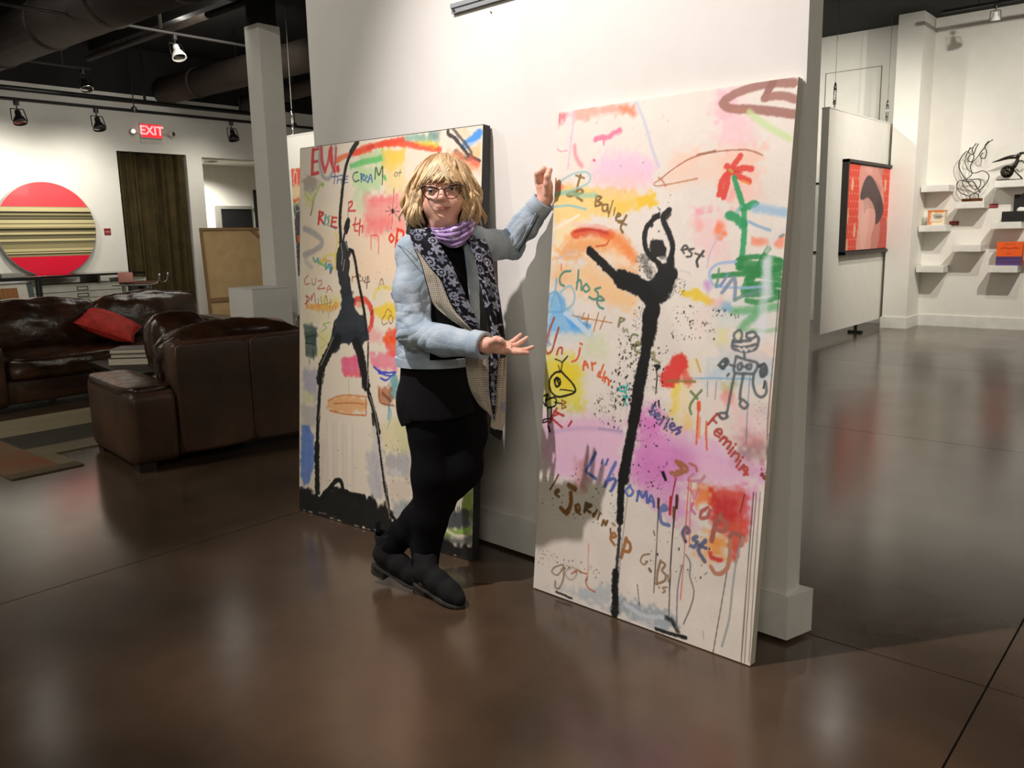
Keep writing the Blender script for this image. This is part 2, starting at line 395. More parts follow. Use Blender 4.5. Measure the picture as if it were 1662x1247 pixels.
# exit sign
ex=thing('exit_sign','lit red exit sign with two lamp heads above the olive curtain','sign',(LX,5.98,2.93),rad(90))
obj('sign_housing',box(B(),-.16,.16,-.05,0,-.095,.11,.006),mat('sign_white',(226,220,212),.5),ex)
obj('glow_panel',box(B(),-.15,.15,-.054,-.05,-.085,.10),mat('exit_panel_red',(235,50,60),.5,emit=.9),ex)
text('lettering','EXIT',.17,mat('exit_letters',(255,150,150),.5,emit=1.6),ex,(0,-.056,.008),(rad(90),0,0),.002,.004)
for s in (-1,1):
    l=obj('lamp_head',lathe(B(),[(.02,-.07),(.035,-.06),(.045,-.02),(.02,.02)],14,axis='y'),mat('sign_white',(226,220,212),.5),ex,True,(s*.27,-.05,-.02),(0,0,rad(20*s)))
    obj('lens',lathe(B(),[(.03,-.074),(.03,-.069)],14,axis='y'),chrome,l)
    obj('bracket',box(B(),s*.16 if s>0 else -.25,.25 if s>0 else -.16,-.03,-.01,-.03,-.01),mat('sign_white',(226,220,212),.5),ex)
obj('back_plate',box(B(),-.16,.16,-.02,0,-.16,-.1),mat('sign_white',(226,220,212),.5),ex)
# flat file cabinet
cabm=mat('cabinet_white_enamel',(206,206,192),.45)
cab=thing('flat_file_cabinet','white flat file cabinet with shallow drawers and chrome label holders','cabinet',(-11.35,3.35,0),rad(90))
obj('body',box(B(),0,1.72,.02,.6,.05,.86),cabm,cab); obj('plinth',box(B(),.04,1.68,.06,.56,0,.05),black,cab)
for i in range(9):
    z=.07+i*.087
    d=obj('drawer',box(B(),.02,1.70,0,.02,z,z+.076,.002),cabm,cab)
    for x in (.5,1.2):
        bm=B()
        for q in ((x-.07,x+.07,z+.012,z+.02),(x-.07,x+.07,z+.052,z+.06),(x-.07,x-.062,z+.012,z+.06),(x+.062,x+.07,z+.012,z+.06)): box(bm,q[0],q[1],-.01,0,q[2],q[3])
        obj('label_holder',bm,steel,d)
tp=tag(obj('cabinet_top',box(B(),-11.9,-11.2,3.2,5.33,.955,.985,.004),mat('black_glass_top',(24,22,20),.08)),'glossy black slab lying across the white flat file cabinet','counter')
for y in (3.4,4.75):
    obj('riser',box(B(),-11.9,-11.32,y,y+.03,.86,.955),steel,tp)
# open end unit with magazines
ou=thing('magazine_rack','small white open rack of magazines at the cabinet end by the curtain','rack',(-11.3,5.1,0),rad(90))
obj('shell',[box(B(),0,.02,0,.5,0,.9),None][0],cabm,ou)
obj('shell_back',box(B(),.02,.26,.48,.5,0,.9),cabm,ou); obj('shell_side',box(B(),.26,.28,0,.5,0,.9),cabm,ou)
obj('shelf_board',box(B(),.02,.26,0,.48,.86,.88),cabm,ou); obj('shelf_board',box(B(),.02,.26,0,.48,.58,.6),cabm,ou)
mc=[(60,62,60),(190,190,180),(40,44,46),(150,150,140),(110,116,112)]
for i in range(5):
    tag(obj('magazine',box(B(),-.009,.009,-.12,.12,0,.2+.012*(i%3)),mat('magazine_%d'%i,mc[i],.5),None,False,(-11.18,5.15+i*.044,.6),(0,rad(0),rad(90))),
        ['dark green','pale grey','black','mid grey','grey green'][i]+' magazine standing in the white rack by the curtain','magazine','magazines in the rack')
# bar stool
st=thing('bar_stool','chrome bar stool with pink backrest and brown seat beside the olive curtain','stool',(-10.75,5.03,0),rad(48))
obj('seat',box(B(),-.2,.24,-.18,.18,.845,.872,.01),mat('stool_brown',(104,62,46),.5),st,True)
obj('backrest',box(B(),-.2,-.02,-.2,-.17,.872,1.0,.008),mat('stool_pink',(206,140,128),.5),st,True)
bm=B()
for y in (-.19,.19): tube(bm,smoothpath([(-.28,y,.84),(0,y,.838),(.2,y,.84),(.29,y,.87),(.31,y,.98)],16),.012,8)
obj('seat_rail',bm,chrome,st,True)
obj('pole',tube(B(),[(0,0,.02),(0,0,.84)],.025,10),chrome,st,True); obj('foot_plate',lathe(B(),[(.2,0),(.2,.012),(.04,.03)],24),chrome,st,True)
obj('foot_ring',tube(B(),[(.14*math.cos(a*PI/8),.14*math.sin(a*PI/8),.3) for a in range(16)],.009,6,True),chrome,st,True)
obj('spoke',box(B(),-.14,.14,-.006,.006,.295,.305),chrome,st)
# black framed cart with picture and papers at the left edge
ct=thing('metal_cart','black metal framed cart at the left edge in front of the cabinet','cart',(-10.0,2.6,0),rad(90))
obj('top_shelf',box(B(),0,.98,-.02,.4,.985,1.02),blackmetal,ct)
for x in (0.02,.96):
    for y in (0,.07): obj('post',box(B(),x-.017,x+.017,y-.017,y+.017,0,.985),blackmetal,ct)
obj('lower_shelf',box(B(),0,.98,0,.38,.45,.47),blackmetal,ct)
pc=thing('framed_picture','picture of brown grain in white mat leaning under the black cart top','picture',(-9.9,2.90,.475),rad(90),rx=rad(-14))
obj('frame',box(B(),-.1,.59,.0,.03,0,.5),mat('slate_frame',(62,74,74),.5),pc)
obj('mat_board',box(B(),-.08,.53,-.003,0,.02,.49),mat('mat_white',(226,222,208),.8),pc)
obj('image_panel',box(B(),-.06,.43,-.005,-.003,.07,.45),mat('brown_grain',(170,112,44),.6,c2=(132,80,26),scale=9,stretch=(6,1,.6)),pc)
for i,(y,hh,c) in enumerate(((2.82,.03,(196,194,184)),(3.06,.07,(210,208,198)),(3.30,.045,(186,184,174)))):
    tag(obj('paper_box',box(B(),-.12,.12,-.09,.12,0,hh,.004),mat('paper_box_%d'%i,c,.8),None,False,(-10.17,y,1.02)),['low grey white box of papers at the left end on the cart','taller pale box of papers in the middle on the cart','grey box of papers at the right end on the cart'][i],'box','paper boxes on the cart')
# ---------------------------------------------------------------- passage
t=thing('recessed_downlight','glowing round recessed downlight in the passage ceiling','light',(-14.32,8.23,2.8))
obj('trim_ring',lathe(B(),[(.12,-.012),(.12,0),(.09,0),(.09,-.012)],24),white,t); obj('lens',lathe(B(),[(.088,-.008),(.088,-.004)],24),mat('lamp_glow',(255,246,220),.5,emit=8),t)
l=bpy.data.lights.new('passage_lamp','SPOT'); l.energy=230; l.spot_size=rad(150); l.spot_blend=.8; l.color=(1,.96,.86); l.shadow_soft_size=.08
lo=bpy.data.objects.new('passage_lamp',l); col.objects.link(lo); lo.location=(-14.32,8.23,2.76)
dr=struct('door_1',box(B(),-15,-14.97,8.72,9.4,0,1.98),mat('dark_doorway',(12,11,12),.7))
bm=B(); box(bm,-15,-14.95,8.61,8.72,0,2.04); box(bm,-15,-14.95,8.72,9.4,1.98,2.04); obj('door_frame',bm,mat('door_trim_grey',(150,148,140),.6),dr)
rp=mat('red_canvas',(140,52,40),.7,c2=(96,34,28),scale=4)
t=thing('wall_painting','tall dark red painting in the passage behind the column','painting',(-14.99,9.5,0))
obj('canvas',box(B(),0,.05,0,.62,1.0,2.35),rp,t); obj('dark_edge',box(B(),0,.052,-.03,0,.99,2.36),black,t)
# stretched canvas seen from behind
t=thing('stretched_canvas','large canvas seen from behind with wooden stretcher bars leaning beside the column','canvas',(-11.1,6.18,0),rad(90-3),rx=rad(-4))
wood=mat('stretcher_pine',(150,118,78),.7,c2=(128,98,62),scale=7,stretch=(1,1,6)); raw=mat('raw_linen',(196,166,120),.9,c2=(184,154,110),bump=.2,bscale=200)
W_,H_=1.05,1.56
obj('linen_back',box(B(),.01,W_-.01,.028,.034,.01,H_-.01),raw,t)
for q in ((0,W_,0,.06),(0,W_,H_-.035,H_)): obj('bar',box(B(),q[0],q[1],0,.035,q[2],q[3]),wood,t)
for q in ((0,.035),(W_-.035,W_)): obj('bar',box(B(),q[0],q[1],0,.035,.06,H_-.035),wood,t)
obj('cross_bar',box(B(),.03,W_-.03,.006,.028,.5,.56),wood,t)
def brace(p,q,wd):
    p=Vector((p[0],0,p[1])); q=Vector((q[0],0,q[1])); d=(q-p).normalized(); n=Vector((-d.z,0,d.x))*wd/2
    bm=B(); pts=[p+n,q+n,q-n,p-n]; a=[bm.verts.new(v+Vector((0,.008,0))) for v in pts]; b=[bm.verts.new(v+Vector((0,.028,0))) for v in pts]
    bm.faces.new(a); bm.faces.new(b[::-1])
    for i in range(4): bm.faces.new((a[i],b[i],b[(i+1)%4],a[(i+1)%4]))
    obj('corner_brace',bm,wood,t)
brace((W_-.25,H_-.03),(W_-.03,H_-.22),.05); brace((.03,.5-.2),(.3,.03),.05)
# pedestal
t=thing('pedestal','white box pedestal behind the near sofa, by the column','pedestal',(-7.17,4.20,0),rad(-4))
obj('box',box(B(),.02,.47,-.02,.38,0,.925,.004),white,t); obj('top_cap',box(B(),.018,.472,-.022,.382,.925,.931),whitegloss,t)
# ---------------------------------------------------------------- ceiling services
def duct(name,lab,P,r,joints=3):
    t=thing(name,lab,'duct',(0,0,0))
    obj('pipe',tube(B(),P,r,20),ductm,t,True)
    a,b=Vector(P[0]),Vector(P[-1]); d=(b-a).normalized()
    for i in range(joints):
        c=a.lerp(b,(i+.5)/joints); obj('joint_band',tube(B(),[c-d*.04,c+d*.04],r+.012,20),ductm,t,True)
    for i in range(2):
        c=a.lerp(b,.25+.5*i); obj('hanger',box(B(),c.x-.01,c.x+.01,c.y-.01,c.y+.01,c.z+r,4.05),blackmetal,t)
    return t
duct('round_duct','large round dark duct crossing the ceiling at upper left',[(-12,3.9,3.72),(-5.2,4.1,3.72)],.27,5)
duct('round_duct','round dark duct meeting the left wall above the curtain',[(-12,6.25,3.52),(-4.5,6.4,3.52)],.19,4)
duct('round_duct','thin dark duct near the column top, right of the curtain',[(-11.6,7.3,3.4),(-7,7.3,3.5)],.11,2)
def pipe(lab,P,r,name='ceiling_pipe',drops=(),m=blackmetal):
    t=thing(name,lab,'pipe',(0,0,0)); obj('run',tube(B(),P,r,10),m,t,True)
    a,b=Vector(P[0]),Vector(P[-1])
    for f in drops:
        c=a.lerp(b,f); obj('hanger',tube(B(),[c,(c.x,c.y,4.05)],r*.6,6),m,t)
    return t
pipem=mat('pipe_grey',(54,50,48),.5)
pipe('thin pale pipe across the ceiling at upper left, passing the column head',[(-9.0,1.5,3.6),(-9.0,9,3.6)],.016,drops=(.2,.8),m=pipem)
pipe('thin pipe above the hanging spotlight near the left edge',[(-11.0,1.5,3.5),(-11.0,4.8,3.5)],.014,drops=(.3,.9),m=pipem)
pipe('black conduit with drop hangers above the track by the left wall',[(-11.3,1.5,3.22),(-11.3,7.2,3.22)],.032,drops=(.4,.72,.97))
pipe('flat brown strut crossing the dark ceiling at far upper left',[(-11.6,2.6,3.7),(-8.2,2.6,3.7)],.06,'ceiling_strut',drops=(.5,),m=ductm)
pipe('thin brown strut crossing the dark ceiling in front of the column',[(-11.4,4.95,3.7),(-7.5,4.95,3.7)],.035,'ceiling_strut',drops=(.5,),m=ductm)
for i,y in enumerate((-1.0,1.2,3.2,5.3,7.6,9.2)):
    tag(obj('ceiling_beam',box(B(),-12,4,y-.06,y+.06,3.93,4.05),ceilm),['first','second','third','fourth','fifth','sixth'][i]+' black beam across the ceiling counted from the front','beam','ceiling beams')
tr=thing('track_rail','long black lighting track along the left wall with three spotlights','track',(0,0,0))
obj('rail',tube(B(),[(-11,2,3.05),(-11,8.2,3.05)],.02,8),blackmetal,tr)
for y in (3.2,5.3,7.75): obj('hanger',tube(B(),[(-11,y,3.05),(-11,y,4.05)],.007,6),blackmetal,tr); obj('clip',lathe(B(),[(.035,-.02),(.035,.03),(.01,.05)],10,(-11,y,3.06)),blackmetal,tr)
def track_light(loc,lab,tilt=25,rz=0,shell=blackmetal,stem=.09):
    t=thing('track_light',lab,'spotlight',loc,rz,'track spotlights'); x,y,z=0,0,0
    obj('mount',lathe(B(),[(.03,-.02),(.03,.03)],10),blackmetal,t); obj('stem',tube(B(),[(0,0,-.02),(0,0,-stem)],.008,6),blackmetal,t)
    R=Matrix.Rotation(rad(tilt),3,'Y')
    bm=B(); P=[(0,.055*math.sin(a),-.02-.12*(1-math.cos(a))/2) for a in []]
    tube(bm,[(0,-.07,-.06),(0,-.085,-.2),(0,-.05,-.235),(0,.05,-.235),(0,.085,-.2),(0,.07,-.06)],.006,6); tube(bm,[(0,-.07,-.06),(0,.07,-.06)],.006,6)
    bmesh.ops.rotate(bm,verts=bm.verts,cent=(0,0,-.06),matrix=R); obj('yoke',bm,blackmetal,t,True)
    bm=lathe(B(),[(.028,-.08),(.034,-.11),(.034,-.15),(.05,-.16),(.075,-.215),(.078,-.235),(.07,-.235),(.04,-.17)],16); bmesh.ops.rotate(bm,verts=bm.verts,cent=(0,0,-.06),matrix=R)
    obj('lamp_can',bm,shell,t,True)
    bm=lathe(B(),[(.038,-.172),(.066,-.226),(.062,-.228)],16); bmesh.ops.rotate(bm,verts=bm.verts,cent=(0,0,-.06),matrix=R); obj('reflector',bm,chrome,t,True)
    return t
track_light((-11,3.9,3.0),'spotlight at the left end of the track, above the round striped artwork',-20)
track_light((-11,4.81,3.0),'middle spotlight of the track, above the label card beside the disc',-20)
track_light((-11,6.68,3.0),'spotlight at the right end of the track, near the white column',-15)
track_light((-11,4.7,3.456),'lone spotlight hanging on its stem under the thin pipe, left of the exit sign',-25,0,chrome,.2)
track_light((-9,4.86,3.554),'white bodied spotlight hanging high from the pale pipe left of the column',-25,0,whitegloss)
tr2=thing('track_rail','short black lighting track at the upper right above the shelf wall','track',(0,0,0))
obj('rail',tube(B(),[(-3.0,11.5,3.9),(3,11.5,3.9)],.02,8),blackmetal,tr2)
for x in (-2.6,.5): obj('hanger',tube(B(),[(x,11.5,3.9),(x,11.5,4.05)],.007,6),blackmetal,tr2)
track_light((-2.42,11.5,3.85),'white spotlight on the short track at upper right above the shelves',20,rad(-80),whitegloss).scale=(.7,.7,.6)

# ---------------------------------------------------------------- hanging partitions
def cable_part(t,x,y,ztop,z1=4.05):
    c=obj('cable',tube(B(),[(x,y,ztop+.3),(x,y,z1)],.004,6),steel,t)
    bm=tube(B(),[(x-.012,y,ztop+.07),(x-.012,y,ztop+.24)],.006,6); tube(bm,[(x+.012,y,ztop+.07),(x+.012,y,ztop+.24)],.006,6)
    lathe(bm,[(.02,ztop+.05),(.02,ztop+.08),(.01,ztop+.1)],8,(x,y,0)); lathe(bm,[(.01,ztop+.21),(.02,ztop+.24),(.006,ztop+.3)],8,(x,y,0))
    obj('turnbuckle',bm,chrome,t,True)
    bm=tube(B(),[(x,y,ztop),(x,y,ztop+.06)],.008,6); box(bm,x-.012,x+.012,y-.03,y+.03,ztop,ztop+.012); obj('eye_bolt',bm,chrome,t,True)
hp=thing('hanging_partition','white hanging partition wall carrying the framed figure picture at right','partition',(0,0,0))
obj('panel',box(B(),-3.755,-3.67,9.80,12.25,.115,2.70),white,hp); obj('top_trim',box(B(),-3.76,-3.665,9.80,12.25,2.70,2.715),whitegloss,hp)
cable_part(hp,-3.71,10.05,2.715); cable_part(hp,-3.71,11.95,2.715)
bm=tube(B(),[(-3.71,11.15,0.03),(-3.71,11.15,.115)],.022,8); box(bm,-3.80,-3.62,11.12,11.18,0,.03); obj('floor_foot',bm,blackmetal,hp)
hp2=thing('hanging_partition','white hanging partition behind the column, carrying a narrow colourful painting','partition',(0,0,0))
obj('panel',box(B(),-8.78,-5.6,6.0,6.09,.12,2.565),white,hp2); obj('top_trim',box(B(),-8.78,-5.6,5.995,6.095,2.565,2.58),whitegloss,hp2)
cable_part(hp2,-8.62,6.045,2.58); cable_part(hp2,-5.9,6.045,2.58)
bm=B()
for x in (-8.3,-6.2): tube(bm,[(x,6.045,.03),(x,6.045,.12)],.022,8); box(bm,x-.1,x+.1,6.02,6.07,0,.03)
obj('floor_foot',bm,blackmetal,hp2)
# ---------------------------------------------------------------- colour grids (painted canvases)
def closed(P,n):
    P=[Vector(p) for p in P]; m=len(P); out=[]
    for i in range(n):
        t=i/n*m; k=int(t); t-=k; a,b,c,d=(P[(k+j-1)%m] for j in range(4)); out.append(.5*((2*b)+(c-a)*t+(2*a-5*b+4*c-d)*t*t+(3*b-a-3*c+d)*t**3))
    return out
def vnoise(shape,cells,seed):
    r=np.random.default_rng(seed); ny,nx=shape; cy,cx=cells
    g=r.random((cy+2,cx+2)); y=np.linspace(0,cy,ny); x=np.linspace(0,cx,nx)
    yi=y.astype(int); xi=x.astype(int); fy=(y-yi)[:,None]; fx=(x-xi)[None]; fy=fy*fy*(3-2*fy); fx=fx*fx*(3-2*fx)
    return g[yi][:,xi]*(1-fy)*(1-fx)+g[yi+1][:,xi]*fy*(1-fx)+g[yi][:,xi+1]*(1-fy)*fx+g[yi+1][:,xi+1]*fy*fx
class Canvas:
    ws=1.05; wk=1
    """colour grid in metres: u to the right, v upwards"""
    def __init__(s,W,Hh,step,base):
        s.W,s.H=W,Hh; s.nx=int(W/step)+1; s.ny=int(Hh/step)+1
        s.u=np.linspace(0,W,s.nx)*1000; s.v=np.linspace(0,Hh,s.ny)*1000
        s.c=np.empty((s.ny,s.nx,3)); s.c[:]=base
        sh=(s.ny,s.nx); a=s.nx/s.ny
        s.n1=vnoise(sh,(int(14/a)+1,14),1); s.n2=vnoise(sh,(int(60/a)+1,60),2); s.n3=vnoise(sh,(int(150/a)+1,150),3)
        s.st=vnoise(sh,(180,12),4)*.5+vnoise(sh,(12,120),5)*.5
        s.c*=(1-.035*(s.n1-.5)[...,None]-.02*(s.n3-.5)[...,None])
    def reg(s,P,m):
        a=np.searchsorted(s.u,[P[:,0].min()-m,P[:,0].max()+m]); b=np.searchsorted(s.v,[P[:,1].min()-m,P[:,1].max()+m])
        return slice(max(b[0]-1,0),b[1]+1),slice(max(a[0]-1,0),a[1]+1)
    def put(s,sl,al,colr):
        al=np.clip(al,0,1)[...,None]; s.c[sl]=s.c[sl]*(1-al)+np.array(colr,float)*al
    def S(s,pts,w,colr,a=1,soft=.25,rough=.3,taper=0):
        """brush stroke through pts (flat list, mm), width w mm"""
        w=w*(s.wk*(1.3 if w>20 else 1) if colr[0]<24 else s.ws); rough*=.4
        P=np.array(pts,float).reshape(-1,2)
        if len(P)>2: P=np.array([q[:2] for q in smoothpath([(x,y,0) for x,y in P],len(P)*5)])
        sl=s.reg(P,w*1.4+6); X=s.u[sl[1]][None]; Y=s.v[sl[0]][:,None]
        if 0 in (X.size,Y.size): return
        d=np.full((Y.size,X.size),1e9); n=len(P)-1
        for i in range(n):
            p,q=P[i],P[i+1]; e=q-p; l=e@e+1e-9
            t=np.clip(((X-p[0])*e[0]+(Y-p[1])*e[1])/l,0,1)
            hw=w/2*(1-taper*((i+.5)/n))
            d=np.minimum(d,np.hypot(X-p[0]-t*e[0],Y-p[1]-t*e[1])-hw)
        sf=max(w*soft,2.2); d=d+(s.n3[sl]-.5)*w*rough+(s.n2[sl]-.5)*w*rough*.6
        s.put(sl,a*(1-rough*.35*s.st[sl])*np.clip(.5-d/sf,0,1),colr)
    def Fi(s,pts,colr,a=1,soft=14,rough=10,streak=.3,sm=0):
        """filled patch with soft brushy edges"""
        P=np.array(pts,float).reshape(-1,2)
        if sm: P=np.array([q[:2] for q in closed([(x,y,0) for x,y in P],len(P)*6)])
        sl=s.reg(P,soft+rough); X=s.u[sl[1]][None]; Y=s.v[sl[0]][:,None]
        if 0 in (X.size,Y.size): return
        d=np.full((Y.size,X.size),1e9); ins=np.zeros(d.shape,bool); n=len(P)
        for i in range(n):
            p,q=P[i],P[(i+1)%n]; e=q-p; l=e@e+1e-9
            t=np.clip(((X-p[0])*e[0]+(Y-p[1])*e[1])/l,0,1); d=np.minimum(d,np.hypot(X-p[0]-t*e[0],Y-p[1]-t*e[1]))
            if abs(e[1])>1e-9: ins^=((p[1]>Y)!=(q[1]>Y))&(X<p[0]+(Y-p[1])*e[0]/e[1])
        d=np.where(ins,-d,d)+(s.n2[sl]-.5)*rough*2+(s.n1[sl]-.5)*rough
        s.put(sl,a*(1-streak*s.st[sl])*np.clip(.5-d/soft,0,1),colr)
    def dots(s,pts,n,r0,r1,colr,seed=0):
        """splatter inside the box of pts"""
        r=np.random.default_rng(seed); P=np.array(pts,float).reshape(-1,2); lo,hi=P.min(0),P.max(0)
        for _ in range(n):
            q=lo+(hi-lo)*r.random(2); e=r0+(r1-r0)*r.random()**3; l=e*(1+2.5*r.random()**2)
            e*=.62; l*=.62; s.S([q[0],q[1],q[0]+r.normal()*e*.5,q[1]-l*.7],e*2,colr,.95,.4,.15)
    def word(s,txt,p0,p1,size,w,colr,a=.95,seed=1,gap=.2):
        """hand lettered word from p0 to p1 (mm)"""
        r=np.random.default_rng(seed); p0=np.array(p0,float); p1=np.array(p1,float); d=p1-p0; L=np.hypot(*d); d/=L
        ws=[(FONT[ch][0] if ch in FONT else .5)+gap for ch in txt]; tot=sum(ws)-gap; k=L/tot; x=0
        for ch,wd in zip(txt,ws):
            if ch in FONT:
                an=math.atan2(d[1],d[0])*.75+r.normal()*.06; c,sn=math.cos(an),math.sin(an); jy=r.normal()*.05*size
                o=p0+d*x*k; sz=size*(1+r.normal()*.06)
                for stx in FONT[ch][1]:
                    q=[]
                    for i in range(0,len(stx),2):
                        gx,gy=stx[i]*k*.98,stx[i+1]*sz+jy; q+=[o[0]+gx*c-gy*sn,o[1]+gx*sn+gy*c]
                    s.S(q,w,colr,a,.3,.25)
            x+=wd
    def mesh(s,name,parent,m,y=0):
        ny,nx=s.ny,s.nx; uu,vv=np.meshgrid(s.u/1000,s.v/1000)
        co=np.stack([uu,np.full_like(uu,y),vv],-1).reshape(-1,3).astype(np.float32)
        return grid_mesh(name,co,ny,nx,s.c.reshape(-1,3),parent,m)
def grid_mesh(name,co,ny,nx,rgb,parent,m,smooth=False,wrap=False):
    i=np.arange(ny*nx).reshape(ny,nx)
    if wrap: i=np.concatenate([i,i[:,:1]],1)
    q=np.stack([i[:-1,:-1],i[:-1,1:],i[1:,1:],i[1:,:-1]],-1).reshape(-1,4).astype(np.int32)
    me=bpy.data.meshes.new(name); me.vertices.add(len(co)); me.vertices.foreach_set('co',co.astype(np.float32).ravel())
    me.loops.add(q.size); me.loops.foreach_set('vertex_index',q.ravel()); me.polygons.add(len(q))
    me.polygons.foreach_set('loop_start',np.arange(0,q.size,4,dtype=np.int32)); me.update(calc_edges=True)
    if smooth: me.polygons.foreach_set('use_smooth',np.ones(len(q),bool))
    if rgb is not None: set_col(me,rgb)
    me.materials.append(m); o=bpy.data.objects.new(name,me); col.objects.link(o); o.parent=parent; return o
def set_col(me,rgb):
    x=np.clip(rgb,0,255)/255; x=np.where(x<=.04045,x/12.92,((x+.055)/1.055)**2.4)
    at=me.color_attributes.new('paint','FLOAT_COLOR','POINT'); at.data.foreach_set('color',np.concatenate([x,np.ones((len(x),1))],1).astype(np.float32).ravel())
FONT={ # width, strokes (x,y pairs; y 0 baseline to 1 cap height)
'A':(.7,[(0,0,.35,1,.7,0),(.12,.38,.58,.38)]),'B':(.6,[(.05,0,.05,1),(.05,1,.55,.85,.1,.52),(.1,.52,.65,.3,.05,0)]),'C':(.6,[(.6,.85,.2,.95,0,.5,.2,.05,.6,.15)]),
'D':(.6,[(.05,0,.05,1),(.05,1,.6,.7,.6,.3,.05,0)]),'E':(.55,[(.05,0,.05,1),(.05,1,.55,1),(.05,.5,.45,.5),(.05,0,.55,0)]),'F':(.5,[(.05,0,.05,1),(.05,1,.55,1),(.05,.5,.4,.5)]),
'G':(.65,[(.6,.85,.2,.95,0,.5,.2,.05,.6,.2,.6,.45,.35,.45)]),'H':(.6,[(.05,0,.05,1),(.55,0,.55,1),(.05,.5,.55,.5)]),'I':(.15,[(.08,0,.08,1)]),'L':(.5,[(.05,1,.05,0),(.05,0,.5,0)]),
'M':(.8,[(0,0,.1,1),(.1,1,.4,.3),(.4,.3,.7,1),(.7,1,.8,0)]),'N':(.6,[(0,0,.05,1),(.05,1,.55,0),(.55,0,.6,1)]),'O':(.6,[(.3,1,0,.5,.3,0,.6,.5,.3,1)]),'P':(.5,[(.05,0,.05,1),(.05,1,.6,.8,.05,.45)]),
'R':(.55,[(.05,0,.05,1),(.05,1,.6,.78,.05,.5),(.15,.5,.55,0)]),'S':(.5,[(.5,.9,.1,.95,.05,.65,.45,.4,.45,.1,0,.05)]),'T':(.6,[(.3,0,.3,1),(0,1,.6,1)]),'U':(.6,[(.05,1,.05,.2,.3,0,.55,.2,.55,1)]),
'W':(.8,[(0,1,.2,0),(.2,0,.4,.7),(.4,.7,.6,0),(.6,0,.8,1)]),'Z':(.55,[(0,1,.55,1),(.55,1,0,0),(0,0,.55,0)]),'1':(.15,[(.08,0,.08,1)]),'2':(.5,[(.05,.8,.25,1,.5,.75,.05,0),(.05,0,.55,0)]),
'a':(.5,[(.45,.55,.15,.6,.05,.25,.2,0,.45,.2),(.47,.6,.5,0)]),'b':(.5,[(.08,1,.05,0),(.05,.35,.35,.55,.5,.25,.3,0,.05,.05)]),'c':(.45,[(.45,.5,.15,.6,.02,.3,.15,0,.45,.08)]),'d':(.5,[(.45,1,.47,0),(.45,.4,.2,.55,.02,.25,.2,0,.45,.15)]),
'e':(.5,[(.05,.3,.5,.35,.3,.62,.05,.35,.15,.02,.5,.1)]),'f':(.4,[(.45,.95,.2,.9,.18,0),(0,.55,.4,.55)]),'g':(.5,[(.45,.5,.15,.6,.05,.25,.25,.05,.45,.4),(.47,.55,.45,-.3,.05,-.35)]),'h':(.5,[(.05,1,.05,0),(.05,.4,.3,.6,.45,.4,.47,0)]),
'i':(.12,[(.06,0,.06,.55),(.06,.8,.07,.83)]),'j':(.3,[(.25,.6,.22,-.2,-.05,-.3),(.25,.85,.26,.88)]),'l':(.12,[(.06,0,.08,1)]),'m':(.75,[(.02,0,.05,.55),(.05,.4,.25,.6,.35,.4,.35,0),(.35,.4,.6,.6,.7,.4,.72,0)]),
'n':(.5,[(.02,0,.05,.58),(.05,.4,.3,.6,.45,.4,.47,0)]),'o':(.5,[(.25,.58,.02,.3,.25,0,.48,.3,.25,.58)]),'p':(.5,[(.05,.6,.02,-.4),(.05,.5,.4,.6,.45,.2,.05,.08)]),'r':(.4,[(.03,0,.05,.58),(.05,.35,.2,.58,.42,.5)]),
's':(.4,[(.42,.55,.1,.58,.08,.38,.38,.25,.35,.02,.02,.03)]),'t':(.4,[(.2,1,.18,.1,.4,.02),(0,.6,.42,.62)]),'u':(.5,[(.05,.55,.08,.1,.3,0,.45,.2),(.47,.55,.48,0)]),"'":(.1,[(.06,1,.04,.75)]),'.':(.1,[(.05,0,.06,.03)]),' ':(.25,[])}
paintm=mat('painted_canvas',(255,255,255),.55,attr='paint',bump=.12,bscale=300)

# ---------------------------------------------------------------- framed picture on the partition
fp=thing('framed_picture','black framed picture of a figure in dark briefs on red dotted ground','picture',(-3.67,0,0))
bm=B()
y0,y1,z0,z1=10.28,12.18,1.035,2.165
for q in ((y0,y0+.035,z0,z1),(y1-.035,y1,z0,z1),(y0,y1,z0,z0+.035),(y0,y1,z1-.035,z1)): box(bm,0,.075,q[0],q[1],q[2],q[3])
obj('frame',bm,mat('dark_brown_frame',(44,36,32),.5),fp)
obj('backing',box(B(),0,.045,y0+.03,y1-.03,z0+.03,z1-.03),black,fp)
c=Canvas(1.80,1.03,.008,(226,70,48))
for i in range(19):
    for j in range(11):
        q=(50+i*92+(j%2)*46,40+j*92); c.S([q[0],q[1],q[0]+2,q[1]+1],17,(250,226,210),.9,.3,.1)
for q in ((180,800),(60,420),(330,250),(80,60),(1420,820),(1260,560),(1580,330),(1680,900)):
    c.Fi([q[0]-45,q[1]-70,q[0]+20,q[1]-90,q[0]+50,q[1]+10,q[0]+10,q[1]+90,q[0]-40,q[1]+40],(232,206,160),.9,14,8)
Wd,Hg=1800,1030
q_=lambda t:[v for i in range(0,len(t),2) for v in (t[i]*Wd,t[i+1]*Hg)]
c.Fi([Wd*.66,0,Wd,0,Wd,Hg*.2,Wd*.8,Hg*.4,Wd*.68,Hg*.3],(186,80,72),.75,60,10,sm=1)
sk=(222,156,144)
c.Fi(q_([.27,1.03,.72,1.03,.70,.9,.78,.62,.72,.42,.64,.30,.50,.2,.27,.3,.24,.62]),sk,1,22,4,.1,1)
c.Fi(q_([.60,.33,.70,.36,.72,.2,.66,-.05,.52,-.05,.56,.2]),(204,132,120),1,40,6,.1,1)
c.Fi(q_([.25,.6,.38,.66,.56,.56,.60,.36,.55,.18,.50,-.05,.24,-.05,.25,.3]),(228,164,152),1,26,4,.1,1)
